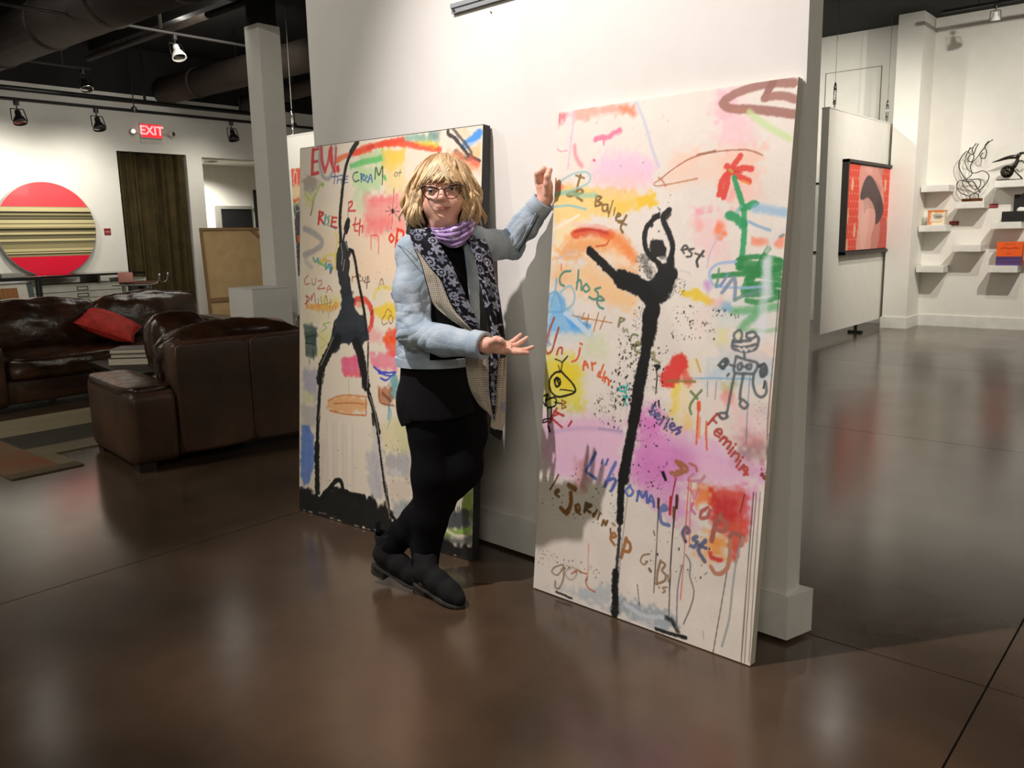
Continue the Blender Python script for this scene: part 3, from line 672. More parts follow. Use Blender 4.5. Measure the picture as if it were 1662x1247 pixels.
c.Fi(q_([.28,.3,.36,.56,.46,.5,.44,.1,.34,-.02]),(240,190,178),.6,90,8,.1,1); c.Fi(q_([.34,1.0,.48,1.02,.46,.92,.36,.94]),(238,180,166),.6,60,8,.1,1); c.Fi(q_([.62,.98,.72,1.02,.71,.86]),(196,120,110),.6,50,8,.1,1)
c.Fi(q_([.265,.62,.31,.78,.40,.885,.50,.87,.62,.76,.73,.62,.775,.48,.72,.36,.63,.30,.61,.33,.60,.44,.53,.56,.42,.625,.33,.60]),(66,50,54),1,14,3,.1,1)
for k in range(16):
    yy=.85-k*.022; c.S(q_([.30+.004*k,yy-.09,.42,yy-.02,.56,yy-.02,.70-.003*k,yy-.10]),8,(104,82,86) if k<9 else (92,70,74),.55,.6,.1)
c.Fi(q_([.64,.62,.72,.56,.70,.42,.64,.40]),(40,30,34),.6,120,8,.1,1)
pf=c.mesh('picture_face',fp,paintm); pf.rotation_euler=(0,0,rad(90)); pf.location=(.05,y0+.05,z0+.05)
# small painting on the far partition
sp=thing('wall_painting','narrow colourful abstract painting, red at its top, on the partition behind the column','painting',(-8.59,5.96,.93))
obj('stretcher',box(B(),0,1.1,.002,.04,0,1.26),black,sp)
c=Canvas(1.1,1.26,.01,(216,190,160))
c.Fi([0,1260,1100,1260,1100,1080,0,1050],(208,58,42),.9,40,30); c.Fi([0,1050,1100,1080,1100,840,0,850],(222,196,150),.9,50,40); c.Fi([0,850,1100,840,1100,0,0,0],(34,38,58),.95,50,40)
c.S([60,1220,40,1100,90,1060,110,1190,60,1230],16,(224,196,180)); c.S([20,820,70,860,130,800,60,760,20,820],14,(150,170,140)); c.Fi([30,480,150,490,160,410,40,400],(220,100,40),1,20,10); c.Fi([0,900,120,930,120,880,0,860],(214,96,40),.9,20,10)
c.S([200,600,300,900,260,300],40,(150,60,50),.7)
c.mesh('painted_face',sp,paintm)
# white framed print glimpsed on the back wall between display wall and partition
t=thing('framed_print','pale print in thin black frame on the bright back wall strip','picture',(-5.3,12.47,1.0))
bm=B()
for q in ((0,1.0,0,.025),(0,1.0,1.0,1.025),(0,.025,0,1.025),(.975,1.0,0,1.025)): box(bm,q[0],q[1],-.03,0,q[2],q[3])
obj('frame',bm,blackmetal,t); obj('print_sheet',box(B(),.02,.98,-.012,0,.02,1.0),mat('print_paper',(226,224,212),.7,c2=(206,204,190),scale=3),t)
# ---------------------------------------------------------------- shelves and small works
shelf0=None
SH=[(-3.29,1.805,'empty white shelf, upper left beside the pier'),(-2.86,1.575,'white shelf under the steel loop sculpture'),(-2.43,1.82,'white shelf under the dark winged sculpture'),
(-3.29,1.285,'white shelf under the orange and cream tin, beside the pier'),(-2.43,1.305,'white shelf under the black display case'),(-2.86,1.02,'empty white shelf lower middle, between tin and orange box'),
(-3.29,.745,'empty white shelf lowest at the left by the pier'),(-2.43,.755,'white shelf under the orange and blue box'),(-2.0,1.02,'white shelf cut by the right edge of the photo, lower right')]
def shelf(x,z,lab):
    t=thing('wall_shelf',lab,'shelf',(x,12.47,z),0,'white block shelves on the back wall')
    obj('shelf_block',box(B(),0,.335,-.3,0,0,.085,.003),whitegloss,t); return t
for s in SH: shelf(*s)
# loop sculpture
t=thing('loop_sculpture','tall steel sculpture of thin curving loops on a copper base','sculpture',(-2.70,12.32,1.66)); t.scale=(.84,1,.77)
obj('base_block',box(B(),-.135,.135,-.05,.05,0,.055,.003),mat('copper_block',(120,72,40),.35,.6,c2=(74,42,22),scale=16),t)
def loop(P,r=.0075): obj('loop',tube(B(),smoothpath(P,48),r,6),dsteel,t,True)
loop([(-.03,0,.05),(-.03,0,.11),(.06,.02,.16),(.17,.03,.3),(.2,.02,.42),(.12,0,.5),(.0,-.02,.47),(-.1,-.02,.56),(-.14,0,.72),(-.1,.02,.86),(-.04,.02,.9)])
loop([(.08,0,.05),(.08,0,.11),(-.02,-.03,.17),(-.12,-.02,.25),(-.15,0,.36),(-.05,.03,.37),(.08,.03,.36),(.09,0,.24),(.03,-.02,.2),(-.06,0,.3),(-.17,.02,.46),(-.23,.02,.62),(-.19,0,.76),(-.12,-.02,.84)])
loop([(-.04,0,.09),(-.18,.02,.16),(-.24,.03,.28),(-.2,.02,.36),(-.1,0,.34),(-.0,-.02,.33),(.06,0,.22),(.1,.02,.15)])
loop([(-.1,0,.38),(-.03,0,.46),(-.06,0,.6),(.02,0,.72),(.09,.01,.84),(.15,.01,.94),(.22,.02,1.0)])
loop([(-.08,0,.78),(-.1,0,.70),(-.05,0,.66),(-.02,0,.74),(-.05,0,.86),(0,0,.96)])
loop([(.1,0,.80),(.07,0,.74),(.13,0,.70),(.15,0,.80),(.12,0,.9),(.17,0,.98)])
loop([(-.08,0,.9),(-.1,0,.82),(-.03,0,.78),(0,0,.88),(.03,0,.95)])
# dark winged sculpture
t=thing('winged_sculpture','dark metal sculpture of a winged rider on a wheel body','sculpture',(-2.31,12.3,1.905)); t.scale=(.85,.85,.85)
obj('base_slab',box(B(),-.13,.2,-.06,.06,0,.018,.004),dsteel,t)
bm=B()
for k in range(3): lathe(bm,[(.03,-.05+k*.012),(.09-.02*abs(k-1),-.04+k*.03),(.03,-.0+k*.02)],22,(-.01,0,.13),'y')
obj('wheel_body',bm,dsteel,t,True)
bm=B()
for k in range(8):
    a=k*PI/4; tube(bm,[(-.01,-.06,.13),(-.01+.085*math.cos(a),-.05,.13+.085*math.sin(a))],.007,6)
obj('spoke',bm,dsteel,t,True)
obj('torso',tube(B(),smoothpath([(.05,0,.17),(.1,0,.25),(.11,0,.33),(.13,0,.38)],10),[.03,.035,.03,.028,.026,.024,.024,.03,.032,.02],8),dsteel,t,True)
obj('wing',tube(B(),smoothpath([(.12,0,.34),(0,-.02,.335),(-.13,-.02,.30),(-.22,-.01,.275)],10),[.02,.03,.03,.026,.024,.02,.016,.012,.008,.003],6),dsteel,t,True)
obj('wing',tube(B(),smoothpath([(.13,0,.38),(.2,0,.39),(.3,0,.4)],6),[.02,.02,.016,.012,.008,.004],6),dsteel,t,True)
obj('tail',tube(B(),smoothpath([(.1,0,.26),(.16,0,.28),(.2,0,.24),(.24,0,.28)],8),.008,6),dsteel,t,True)
obj('limb',tube(B(),smoothpath([(.05,0,.17),(.12,-.02,.1),(.19,0,.02)],8),.011,6),dsteel,t,True)
# tin
t=thing('painted_tin','small orange and cream painted tin with a round grey emblem','box',(-3.10,12.3,1.37))
c=Canvas(.21,.19,.004,(234,222,196))
c.Fi([0,190,210,190,210,172,0,172],(224,112,40),1,5,2); c.Fi([0,180,45,180,30,0,0,0],(222,110,56),.9,12,6); c.Fi([60,130,100,150,165,140,195,110,160,75,90,80],(166,160,146),1,8,3); c.Fi([80,110,150,120,180,108,130,95],(110,106,98),.9,6,3); c.Fi([35,40,60,60,50,0,35,0],(220,116,70),.9,8,4); c.S([70,40,180,46],8,(220,140,60)); c.S([90,165,190,168],12,(226,150,60))
obj('body',box(B(),-.105,.105,-.06,.06,0,.19,.003),mat('tin_cream',(232,220,196),.5),t); f=c.mesh('painted_front',t,paintm); f.location=(-.105,-.0605,0)
obj('lid',box(B(),-.107,.107,-.062,.062,.182,.194,.003),mat('tin_orange',(222,118,54),.5),t)
# black case
t=thing('display_case','open black display case holding a small white form','case',(-2.19,12.3,1.39))
cm=mat('case_black',(26,25,25),.5); obj('tray',box(B(),-.13,.12,-.12,.06,0,.13,.005),cm,t); obj('raised_lid',box(B(),-.04,.17,.06,.1,.05,.34,.006),cm,t)
obj('white_form',superbox(B(),(.06,.02,.145),(.05,.035,.03),8,.6,.012,2,20),mat('porcelain',(232,232,228),.4),t,True); obj('lid_clasp',box(B(),.05,.08,.058,.07,.34,.352),cm,t)
# orange and blue box
t=thing('painted_box','square orange box with a blue lower part on its own shelf','box',(-2.21,12.28,.84))
c=Canvas(.29,.3,.004,(240,96,26)); c.Fi([0,115,290,115,290,0,0,0],(54,50,120),1,5,2); c.Fi([0,22,290,22,290,0,0,0],(90,80,150),.8,8,4)
c.S([50,218,90,226,140,214,200,224,240,216],16,(190,56,30),.9); c.S([90,268,200,270],9,(150,70,30),.8); c.S([120,150,160,152],14,(190,66,30),.8); c.S([20,60,270,66],5,(110,100,170),.6); c.S([20,90,270,92],5,(40,36,96),.7)
obj('body',box(B(),-.145,.145,-.05,.05,0,.3,.003),mat('box_orange',(226,92,34),.5),t); f=c.mesh('painted_front',t,paintm); f.location=(-.145,-.0505,0)
label_card((-2.48,12.466,1.60),.115,0,'red label card on the wall right of the steel loop sculpture')
label_card((-2.93,12.466,1.39),.115,0,'dark red label card on the wall right of the painted tin')
label_card((-1.98,12.466,.915),.115,0,'red label card at the right edge beside the orange and blue box')
# aluminium hanging rail on the display wall
t=thing('hanging_rail','grey aluminium hanging rail screwed high on the white display wall','rail',WO,WR)
obj('rail_strip',box(B(),-1.515,-.98,-.014,-.001,2.256,2.293),mat('aluminium',(150,152,156),.35,.7),t); obj('lip',box(B(),-1.515,-.98,-.02,-.014,2.276,2.293),mat('aluminium',(150,152,156),.35,.7),t)
obj('screw',lathe(B(),[(.005,-.018),(.005,-.013)],10,(-1.50,0,2.266),'y'),blackmetal,t)
bm=B(); lathe(bm,[(.003,-.006),(.003,0)],8,(-1.30,0,2.225),'y'); tag(obj('wall_nail',bm,steel,None,False,WO,(0,0,WR)),'tiny nail in the white display wall below the aluminium rail','nail')

# ---------------------------------------------------------------- right canvas (dancer on pale ground)
RW,RH=.916,1.807
pR=thing('canvas_painting','tall pale painting of a black dancer, leaning nearest the camera, held by the woman','painting',(-1.953,2.342,.004),math.atan2(-.036,.915),rx=-math.atan(.188/1.798))
edge=mat('canvas_edge',(212,204,188),.8,bump=.1,bscale=200)
obj('stretcher',box(B(),0,RW,.0006,.034,0,RH,.002),edge,pR)
obj('cleat',box(B(),RW-.12,RW-.03,.034,.04,1.45,1.6),wood,pR)
c=Canvas(RW,RH,.0028,(238,229,215)); S,Fi,W_=c.S,c.Fi,c.word
# soft grounds
Fi([68,1818,330,1801,336,1765,176,1774,76,1768],(255,158,136),.85,26,14); Fi([283,1792,331,1792,333,1764,292,1770],(255,130,86),.9,18,8); Fi([-8,1807,46,1805,29,1781,-5,1756],(246,96,110),.85,18,12)
Fi([36,1806,73,1802,70,1667,49,1668],(250,214,222),.6,26,8); S([70,1811,70,1749,63,1667,58,1598],7,(240,184,204),.7); S([-8,1757,-8,1696,13,1667,49,1665],4,(214,140,170),.8)
S([178,1693,213,1697,236,1696,258,1708,282,1713],19,(250,108,148),.85,.4,.9); S([214,1688,216,1672],6,(250,108,148),.8); S([84,1678,90,1646,105,1623,122,1605],15,(250,128,146),.7,.7,.5); S([175,1622,179,1620],9,(240,60,96))
S([341,1806,382,1733,417,1648,450,1581],11,(205,206,222),.75); Fi([444,1570,436,1550,409,1533,368,1523,317,1522,264,1530,218,1545,186,1566,173,1590,183,1611,212,1628,257,1637,309,1637,360,1628,403,1613,433,1592],(248,196,226),.85,60,20); Fi([426,1531,417,1520,391,1512,352,1507,303,1508,253,1513,209,1522,179,1534,168,1546,178,1558,206,1566,249,1570,299,1569,347,1563,388,1554,416,1542],(252,206,214),.6,50,20)
Fi([631,1736,676,1801,713,1799,748,1736,783,1705,793,1620,684,1624,652,1715],(252,200,206),.85,55,25); Fi([677,1788,694,1802,701,1720,651,1726],(252,176,190),.6,40,20)
Fi([679,1614,811,1608,827,1458,749,1429,696,1470],(252,196,176),.75,50,20); Fi([585,1424,731,1424,725,1264,682,1253,603,1356],(250,204,202),.8,50,25); Fi([604,1429,674,1435,676,1415,612,1412],(246,140,165),.6,22,14)
Fi([688,1498,744,1495,730,1430],(252,140,140),.6,40,16)
Fi([720,1363,719,1354,715,1347,708,1342,700,1340,692,1342,685,1347,680,1355,677,1364,678,1373,682,1380,689,1385,697,1387,705,1385,712,1380,717,1372],(255,128,76),.9,18,10); Fi([633,1376,633,1369,630,1363,625,1359,619,1357,613,1359,608,1363,604,1370,602,1377,603,1385,606,1391,610,1395,616,1396,622,1394,628,1390,632,1384],(250,170,160),.7,20,10); Fi([807,1340,863,1334,864,1315,815,1320],(255,130,90),.85,14,8); Fi([889,1334,909,1339,910,1312,890,1313],(255,130,96),.85,14,8)
Fi([461,1534,531,1598,660,1615,812,1605,818,1533,667,1521,483,1510],(248,206,178),.65,50,16); Fi([516,1622,595,1621,587,1560,508,1548],(252,206,180),.55,50,20)
Fi([-11,1551,194,1526,443,1493,445,1456,345,1439,286,1423,217,1415,201,1426,11,1413],(250,206,96),.85,18,14); Fi([371,1486,444,1492,445,1456,374,1449],(248,200,30),.85,12,8); Fi([275,1473,401,1479,404,1443,286,1423],(248,206,60),.6,26,12); Fi([-8,1499,196,1489,140,1365,5,1302],(252,222,150),.7,40,20)
Fi([-8,1544,45,1544,38,1526,-7,1525],(250,128,124),.8,12,8); Fi([168,1553,194,1526,325,1513,398,1514,336,1566],(252,206,190),.5,50,20)
for k in range(6): S([4,1381,63,1405,120,1429],9,(254,240,214),.35,.6)
# orange fan
Fi([27,1296,107,1366,275,1362,370,1300,387,1230,331,1227,266,1276,89,1263],(250,166,88),.85,40,20); Fi([85,1328,133,1352,277,1344,248,1313,145,1301],(248,176,112),.6,30,14)
S([108,1363,172,1374,228,1369,268,1356],34,(226,86,44),.9,.4,.5); S([111,1372,180,1378,244,1367,272,1351],12,(196,50,34),.9,.4,.6); S([276,1353,324,1325,365,1276],40,(246,132,58),.75,.6,.5); S([262,1338,251,1322,208,1317],6,(206,70,36),.8); S([97,1398,147,1393,251,1378],14,(246,206,190),.7,.5,.9)
Fi([145,1295,280,1300,358,1270,374,1245,252,1257,155,1276],(255,234,204),.9,26,12); S([103,1302,63,1282,7,1269],8,(214,196,190),.7)
Fi([8,1256,213,1254,310,1196,396,1150,385,1099,238,1119,43,1184,-3,1223],(252,206,144),.85,50,20); Fi([-2,1217,57,1237,110,1199,45,1158],(250,196,140),.7,40,20); Fi([149,1238,288,1183,381,1161,389,1103,294,1102,195,1156],(252,204,146),.75,40,20)
S([52,1253,53,1230],6,(226,110,70),.7)
# blue corner with loops
Fi([-4,1140,63,1146,119,1069,204,1031,206,1006,4,992],(108,190,248),.85,22,14); Fi([76,1080,204,1035,198,1005,123,1017],(84,172,244),.8,14,8); Fi([-1,990,206,1003,232,979,6,957],(214,226,220),.6,30,14)
S([85,1074,138,1044,198,1005],20,(226,238,246),.8); S([32,1198,28,1151,-1,1064],9,(128,186,216),.85); S([-6,1134,28,1148,65,1119,76,1080,-2,1074],10,(120,180,220),.8); S([7,1077,46,1139,95,1173,122,1147,117,1108,76,1080],9,(150,192,206),.75); S([6,963,20,951],8,(110,160,200),.8)
S([37,1152,57,1113,68,1080],7,(110,172,214),.8)
# yellow green grounds
Fi([-8,905,87,919,173,890,202,828,185,721,100,724,2,753],(238,226,66),.85,40,20); Fi([29,878,122,899,159,850,139,782,44,785],(246,214,30),.7,40,16); Fi([1,760,192,742,169,706,22,708],(214,214,90),.6,40,20); Fi([183,988,271,994,275,925,196,918],(214,228,170),.6,50,20); Fi([283,817,281,802,271,788,256,778,238,773,220,774,203,781,192,792,187,807,190,822,199,836,215,846,233,850,251,849,267,842,278,831],(244,238,222),.7,50,16)
# pale haze around the middle
Fi([679,1135,907,1143,903,1062,706,1039],(210,224,222),.6,60,25); Fi([701,936,905,964,904,904,692,883],(172,206,228),.7,50,20); S([586,880,717,894,852,905],6,(120,176,214),.7,.4,.8); Fi([711,1051,760,1059,745,1013,714,1011],(240,230,120),.7,40,16); Fi([743,883,787,887,783,853,752,849],(170,176,90),.7,26,10); Fi([789,839,788,830,784,822,777,816,769,813,760,814,753,818,747,825,745,834,746,844,750,852,757,858,765,860,774,860,781,855,787,848],(244,120,112),.85,22,8)
Fi([712,879,835,814,796,775,700,786],(250,214,206),.5,60,20); Fi([778,993,907,1008,904,975,786,966],(250,210,196),.5,50,20)
Fi([722,995,784,915,826,925,866,950,850,993],(200,206,208),.6,50,20)
# the pink band
Fi([-10,683,94,693,251,710,369,700,383,505,143,461,63,488,1,560],(240,186,220),.85,50,20); Fi([425,764,511,768,572,709,667,699,811,663,920,647,918,599,428,509,413,725],(232,158,212),.85,60,20)
Fi([434,740,513,750,530,704,643,672,676,594,585,538,441,541],(226,130,202),.7,60,25); Fi([536,723,534,712,525,702,512,694,496,690,479,689,465,693,455,701,451,711,453,722,462,732,475,740,492,744,508,744,522,740,532,733],(236,120,204),.6,50,14); Fi([531,698,639,719,735,674,847,669,893,620,712,630,576,662],(240,200,226),.75,50,16); S([28,616,131,644,254,665,372,666],14,(206,170,206),.6,.6,.6); S([270,667,371,672],8,(170,150,186),.6,.6)
Fi([2,553,105,548,345,586,411,557,352,486,225,487,111,452,45,473],(240,196,222),.75,40,20); Fi([393,594,560,628,606,597,678,407,606,398,482,450,415,504],(230,150,210),.8,50,20); Fi([470,607,576,605,584,497,478,503],(224,128,202),.6,60,20); Fi([662,612,729,636,891,574,894,533,737,532],(244,196,220),.75,40,16)
Fi([834,563,891,568,878,427,853,415],(240,158,200),.7,30,12); Fi([793,809,906,817,913,735,859,671,782,716],(246,190,196),.6,60,20); Fi([842,725,906,740,913,657,860,654],(204,96,98),.6,50,20); Fi([850,782,902,789,901,739,860,733],(244,232,230),.7,40,16)
Fi([812,726,852,749,863,626,813,641],(186,120,124),.5,50,20); Fi([799,672,911,701,909,660,853,651],(150,146,146),.6,40,20); Fi([876,830,910,839,914,790,873,791],(214,206,204),.5,30,10)
Fi([581,949,648,955,637,754,594,689,558,708,561,852],(250,226,150),.55,40,16); Fi([564,864,591,867,588,772,565,757],(248,214,70),.8,22,8); Fi([615,775,649,767,653,715,619,716],(248,200,110),.7,26,10)
Fi([626,1104,691,1141,679,1049,641,1035],(250,222,206),.5,50,20)
# the red patch and yellow sweep (plain brushwork)
S([542,874,564,900,582,932],62,(232,50,42),.9,.2,.5); S([583,926,620,876],34,(236,70,58),.7,.4,.8); S([542,868,647,876],9,(150,124,66),.8); S([645,949,664,910],7,(206,178,60),.8)
Fi([569,1172,630,1178,657,1162,690,1143,673,1129,620,1144,573,1156],(244,206,44),.95,9,8)
# orange red block
Fi([678,543,743,543,748,485,673,473],(252,120,50),.85,24,12); Fi([727,537,860,559,865,418,834,331,802,392,746,422],(222,60,48),.9,26,12); Fi([746,503,825,519,824,446,759,431],(206,42,48),.7,30,12); Fi([738,395,809,393,795,315,741,314],(255,146,44),.9,30,14); Fi([805,441,864,442,856,380,817,370],(240,100,66),.7,30,12); Fi([667,360,744,365,743,290,686,301],(252,200,150),.7,40,20); S([747,325,755,312,789,311],14,(220,50,50),.85,.4,.6); S([833,343,846,340],12,(240,120,110),.8)
Fi([178,538,229,561,229,435,185,427],(196,128,120),.65,36,14)
# lower wash
Fi([207,41,312,102,370,111,384,38,257,30],(186,196,202),.8,22,20); Fi([381,86,494,84,616,83,645,39,606,17,499,17,402,23],(150,166,178),.85,20,18); Fi([55,25,220,48,368,27,361,11,213,24],(196,202,204),.7,18,14); S([432,59,512,42,588,58],16,(226,230,230),.7,.4,.9); S([499,11,576,18],10,(210,214,214),.7)
S([115,15,145,14,191,11],9,(24,22,22),.9,.3,.8); S([565,10,621,12,681,17],13,(16,16,16),.95,.3,.6); S([602,63,625,56,650,28],16,(30,32,34),.85,.4,.9)
# brown loops, top right
S([903,1790,824,1799,738,1789,685,1771,675,1756,702,1740,760,1731,831,1718,912,1699],26,(164,112,98),.95,.2,.25); S([837,1801,826,1781,815,1758],24,(150,98,84),.95,.2,.25); S([815,1758,845,1760,884,1754,912,1742],24,(168,116,100),.95,.2,.25); S([712,1735,773,1724],10,(190,130,90),.5)
S([767,1721,811,1687,853,1659,906,1629],18,(206,232,162),.8,.5); S([822,1588,776,1606,722,1611,635,1609,565,1595,500,1563,460,1537],4.5,(176,104,68),.9,.3,.6); S([460,1537,437,1525,448,1516,496,1519,602,1531],5,(196,128,88),.85,.3,.6); S([453,1543,468,1534,483,1514],6,(190,120,84),.7); S([596,1607,660,1614],6,(150,86,60),.7)
# flower and stem
for q in ([718,1548,729,1566,748,1591],[718,1548,757,1553,788,1550],[718,1546,753,1527,785,1511],[715,1545,709,1508,701,1468],[714,1545,692,1520,685,1476],[718,1548,708,1560,703,1563]): S(q,19,(228,66,48),.95,.2,.4)
S([720,1548,758,1540],5,(190,50,40),.8); S([715,1551,724,1545],9,(200,170,60),.9); S([760,1515,785,1504],7,(250,176,60),.7)
G=(40,156,92)
S([732,1527,750,1483,771,1436],17,G,.95,.2,.4); S([772,1436,780,1374,781,1319,778,1251],18,(52,164,100),.95,.2,.4); S([725,1411,751,1399,777,1379],26,G,.95,.2,.5); S([770,1431,790,1437,810,1442],22,G,.95,.2,.5)
S([812,1429,844,1425,910,1412],26,(146,190,222),.75,.5,.5); S([794,1389,825,1375,866,1361],9,(136,178,210),.8); S([756,1418,749,1424,766,1436],8,(130,190,190),.7); S([699,1354,669,1298,660,1247],5,(206,190,206),.8)
G2=(44,140,70)
for q in ([773,1275,838,1282,905,1270,909,1257,841,1246,781,1251,765,1262,773,1275],[770,1248,818,1237,910,1246],[685,1219,753,1226,843,1230,909,1230],[802,1215,843,1224,913,1212],[865,1307,840,1259,813,1194,807,1163],[810,1196,874,1200,912,1196],[805,1180,865,1176,904,1179]): S(q,16,G2,.9,.25,.4)
for q in ([768,1270,828,1260,905,1270],[806,1243,849,1227,907,1249],[803,1210,800,1166,910,1175],[811,1189,869,1187,903,1196],[808,1147,850,1143,912,1161]): S(q,17,G2,.85,.3,.4)
for q in ([762,1112,822,1118,903,1132],[797,1061,825,1090,852,1113]): S(q,24,(96,176,112),.75,.5,.5)
S([809,1056,880,1056,914,1065],12,(140,196,140),.6,.5); S([699,1118,762,1115],12,(150,200,206),.6,.6); Fi([754,1123,753,1118,750,1114,744,1110,738,1109,731,1110,725,1113,721,1117,719,1122,720,1127,724,1132,729,1135,736,1136,742,1135,748,1133,752,1128],(130,176,212),.8,16,8); Fi([678,1146,722,1153,719,1113,693,1118],(250,190,180),.6,30,12)
S([762,1266,701,1259,672,1236,676,1208,700,1189,787,1185,869,1192],9,(160,192,226),.85); S([703,1242,702,1208,697,1188],9,(96,150,110),.8); S([735,1225,718,1197,700,1186],10,(120,160,190),.85); S([720,1168,743,1198,759,1215,765,1187,766,1153],12,(134,150,172),.9); S([766,1146,795,1161,836,1173,880,1193],12,(110,150,140),.8); S([726,1214,713,1186],6,(150,120,190),.6); Fi([676,1190,676,1185,674,1180,670,1177,666,1176,661,1177,657,1180,655,1184,653,1189,654,1194,656,1199,659,1202,664,1203,668,1202,672,1199,675,1195],(196,130,214),.7,18,8)
for q in ([863,1265,877,1168],[868,1276,865,1206,864,1114,865,1043]): S(q,28,(232,236,240),.65,.5,.4)
S([909,1360,880,1334,860,1297],12,(226,222,222),.7); S([910,1347,899,1341],7,(110,140,130),.8)
# letters
BR=(136,104,52)
S([119,1573,110,1544,102,1509,77,1501,61,1507,81,1515,106,1511],10,BR,.95,.3,.3); S([97,1573,137,1561],7,BR,.9); S([102,1501,134,1512,117,1523,105,1500,132,1481],10,BR,.95,.3,.3)
S([196,1495,194,1461],8,BR); S([194,1496,218,1489,203,1477,223,1466,197,1459],8,BR); S([247,1463,228,1461,228,1443,245,1442,248,1462,253,1434],7,BR); S([270,1475,255,1421],5,BR); S([281,1450,277,1424],5,BR); S([287,1417,306,1423,295,1430,289,1408,314,1403],8,BR); S([332,1422,311,1383,321,1364],9,BR); S([299,1400,334,1390],7,BR)
S([3,1531,35,1561,93,1581,142,1582,164,1565,153,1541,96,1524,30,1510],8,(158,200,200),.8); S([-2,1509,55,1514,131,1500,192,1498],17,(150,206,176),.7,.5); S([3,1464,75,1466,151,1450],9,(150,198,196),.85)
DK=(84,82,76)
S([560,1304,584,1307,575,1318,563,1307,572,1292],7,DK); S([607,1307,589,1303,600,1292,597,1282,582,1281],7,DK); S([643,1298,622,1270,626,1250],9,(70,66,62)); S([613,1292,645,1282],6,DK)
S([559,1235,593,1230,602,1218],4,(206,206,206),.8)
TE=(92,146,132)
S([97,1228,66,1224,49,1204,52,1181,72,1172],8,TE); S([135,1231,134,1199,130,1162],8,TE); S([130,1186,144,1196,151,1183,153,1160],8,TE); S([173,1182,160,1168,173,1154,190,1165,176,1182],8,TE); S([238,1171,215,1164,228,1152,230,1136,212,1128,190,1136],8,TE); S([226,1125,258,1127,238,1140,226,1125,238,1103,257,1097],8,TE)
OC=(190,122,46)
S([118,1066,202,1057,298,1049],4,OC,.9); S([172,1079,162,1055],4,OC); S([193,1073,186,1030],4.5,OC); S([237,1082,220,1015],4.5,OC); S([267,1070,248,1024],4.5,OC); S([162,1055,194,1057],4,OC)
S([31,1053,6,990,-3,936,9,917,30,932,43,976,56,1017],9,(176,82,56),.9); S([54,917,61,939,77,943,78,921],8,(196,84,48)); S([14,991,7,943],6,(110,150,180),.6)
OR=(232,104,52)
S([162,966,170,964],8,OR); S([162,949,158,922,147,904,128,896],8,OR); S([183,870,184,891,190,903,205,881],8,OR); S([183,887,202,893],6,OR); S([220,901,225,874],8,OR); S([220,893,237,901],8,OR); S([273,899,258,854],7,OR); S([257,872,250,855,266,852],7,OR); S([281,874,272,841],7,(226,110,50)); S([282,836,285,854,300,845,301,828],8,(236,92,40))
OL=(136,134,96)
S([333,1068,328,1038],9,OL); S([332,1068,352,1064,333,1052],7,OL); S([348,1033,352,1020,363,1030,369,1019],7,(160,160,124)); S([378,994,390,1013,411,1012],8,(130,140,96)); S([399,976,429,983,408,986,404,960,433,950],10,(150,150,104)); S([461,946,480,958,485,935,507,925],10,(160,158,120))
TQ=(70,186,178)
S([382,839,374,814,344,816,360,830,375,827],7,TQ); S([374,814,387,790],6,TQ); S([365,797,393,790,377,796,371,782,386,765],7,TQ)
# belles, X, drips, feminin
BL=(108,110,150)
S([501,790,485,754],6,(40,40,60)); S([490,780,484,746],8,BL); S([485,758,500,762,500,748,484,746],8,BL); S([505,743,521,747,514,755,505,742,514,732,525,737],8,BL); S([540,744,522,715],8,(112,96,132)); S([559,741,542,704],8,(96,102,156)); S([563,717,582,720,573,729,563,717,572,705,585,708],8,(92,88,150)); S([607,719,592,713,604,704,590,694],9,(96,84,150)); S([513,796,515,781],7,(20,20,20))
S([634,842,659,822],9,(122,140,84)); S([673,850,644,814,634,789,641,768],8,(122,140,84))
for q in ([667,808,667,746,668,673],[699,751,701,710,708,661]): S(q,7,(240,96,52),.9,.3,.5)
S([666,808,668,787],14,(242,98,48)); S([673,759,676,695],9,(244,140,90),.7)
RB=(186,78,68)
W_('Feminin',[704,745],[844,598],44,8.5,RB,.95,4,.16); S([905,614,913,604],12,(150,70,60)); S([839,622,855,605],10,(200,80,64))
# creature line drawing in black (left) and grey robot
K=(18,18,16)
S([81,856,49,846,26,817,34,777,67,759,106,767,150,786,141,812,92,847,81,856],8,K); S([50,819,60,830,76,822,76,805,59,797,50,819],9,K); S([63,821,70,811],9,K); S([79,787,113,789,148,787],5,K); S([78,855,80,889,47,899],5,K); S([76,852,64,877],4,K); S([82,889,106,914],6,K)
S([11,719,20,742,55,754,64,739,57,722,22,711],7,K); S([-2,753,21,761,11,740,20,716],8,K); S([-1,731,11,717],7,K); S([56,736,91,735],6,K); S([90,750,94,717],5,(150,90,40)); S([92,748,111,742,96,734,112,725,94,717],5,(150,90,40)); S([22,708,26,674,33,634],6,K); S([43,714,43,659],6,K); S([41,673,7,663,3,652,26,659],6,K); S([32,641,39,624],11,K)
RD=(186,62,54)
S([68,715,35,655],9,RD); S([58,702,102,691],10,RD); S([48,673,98,647],9,RD); S([59,685,76,694],7,RD); S([143,676,129,655],8,RD); S([-2,670,-8,649],5,(80,80,80))
GR=(92,100,102)
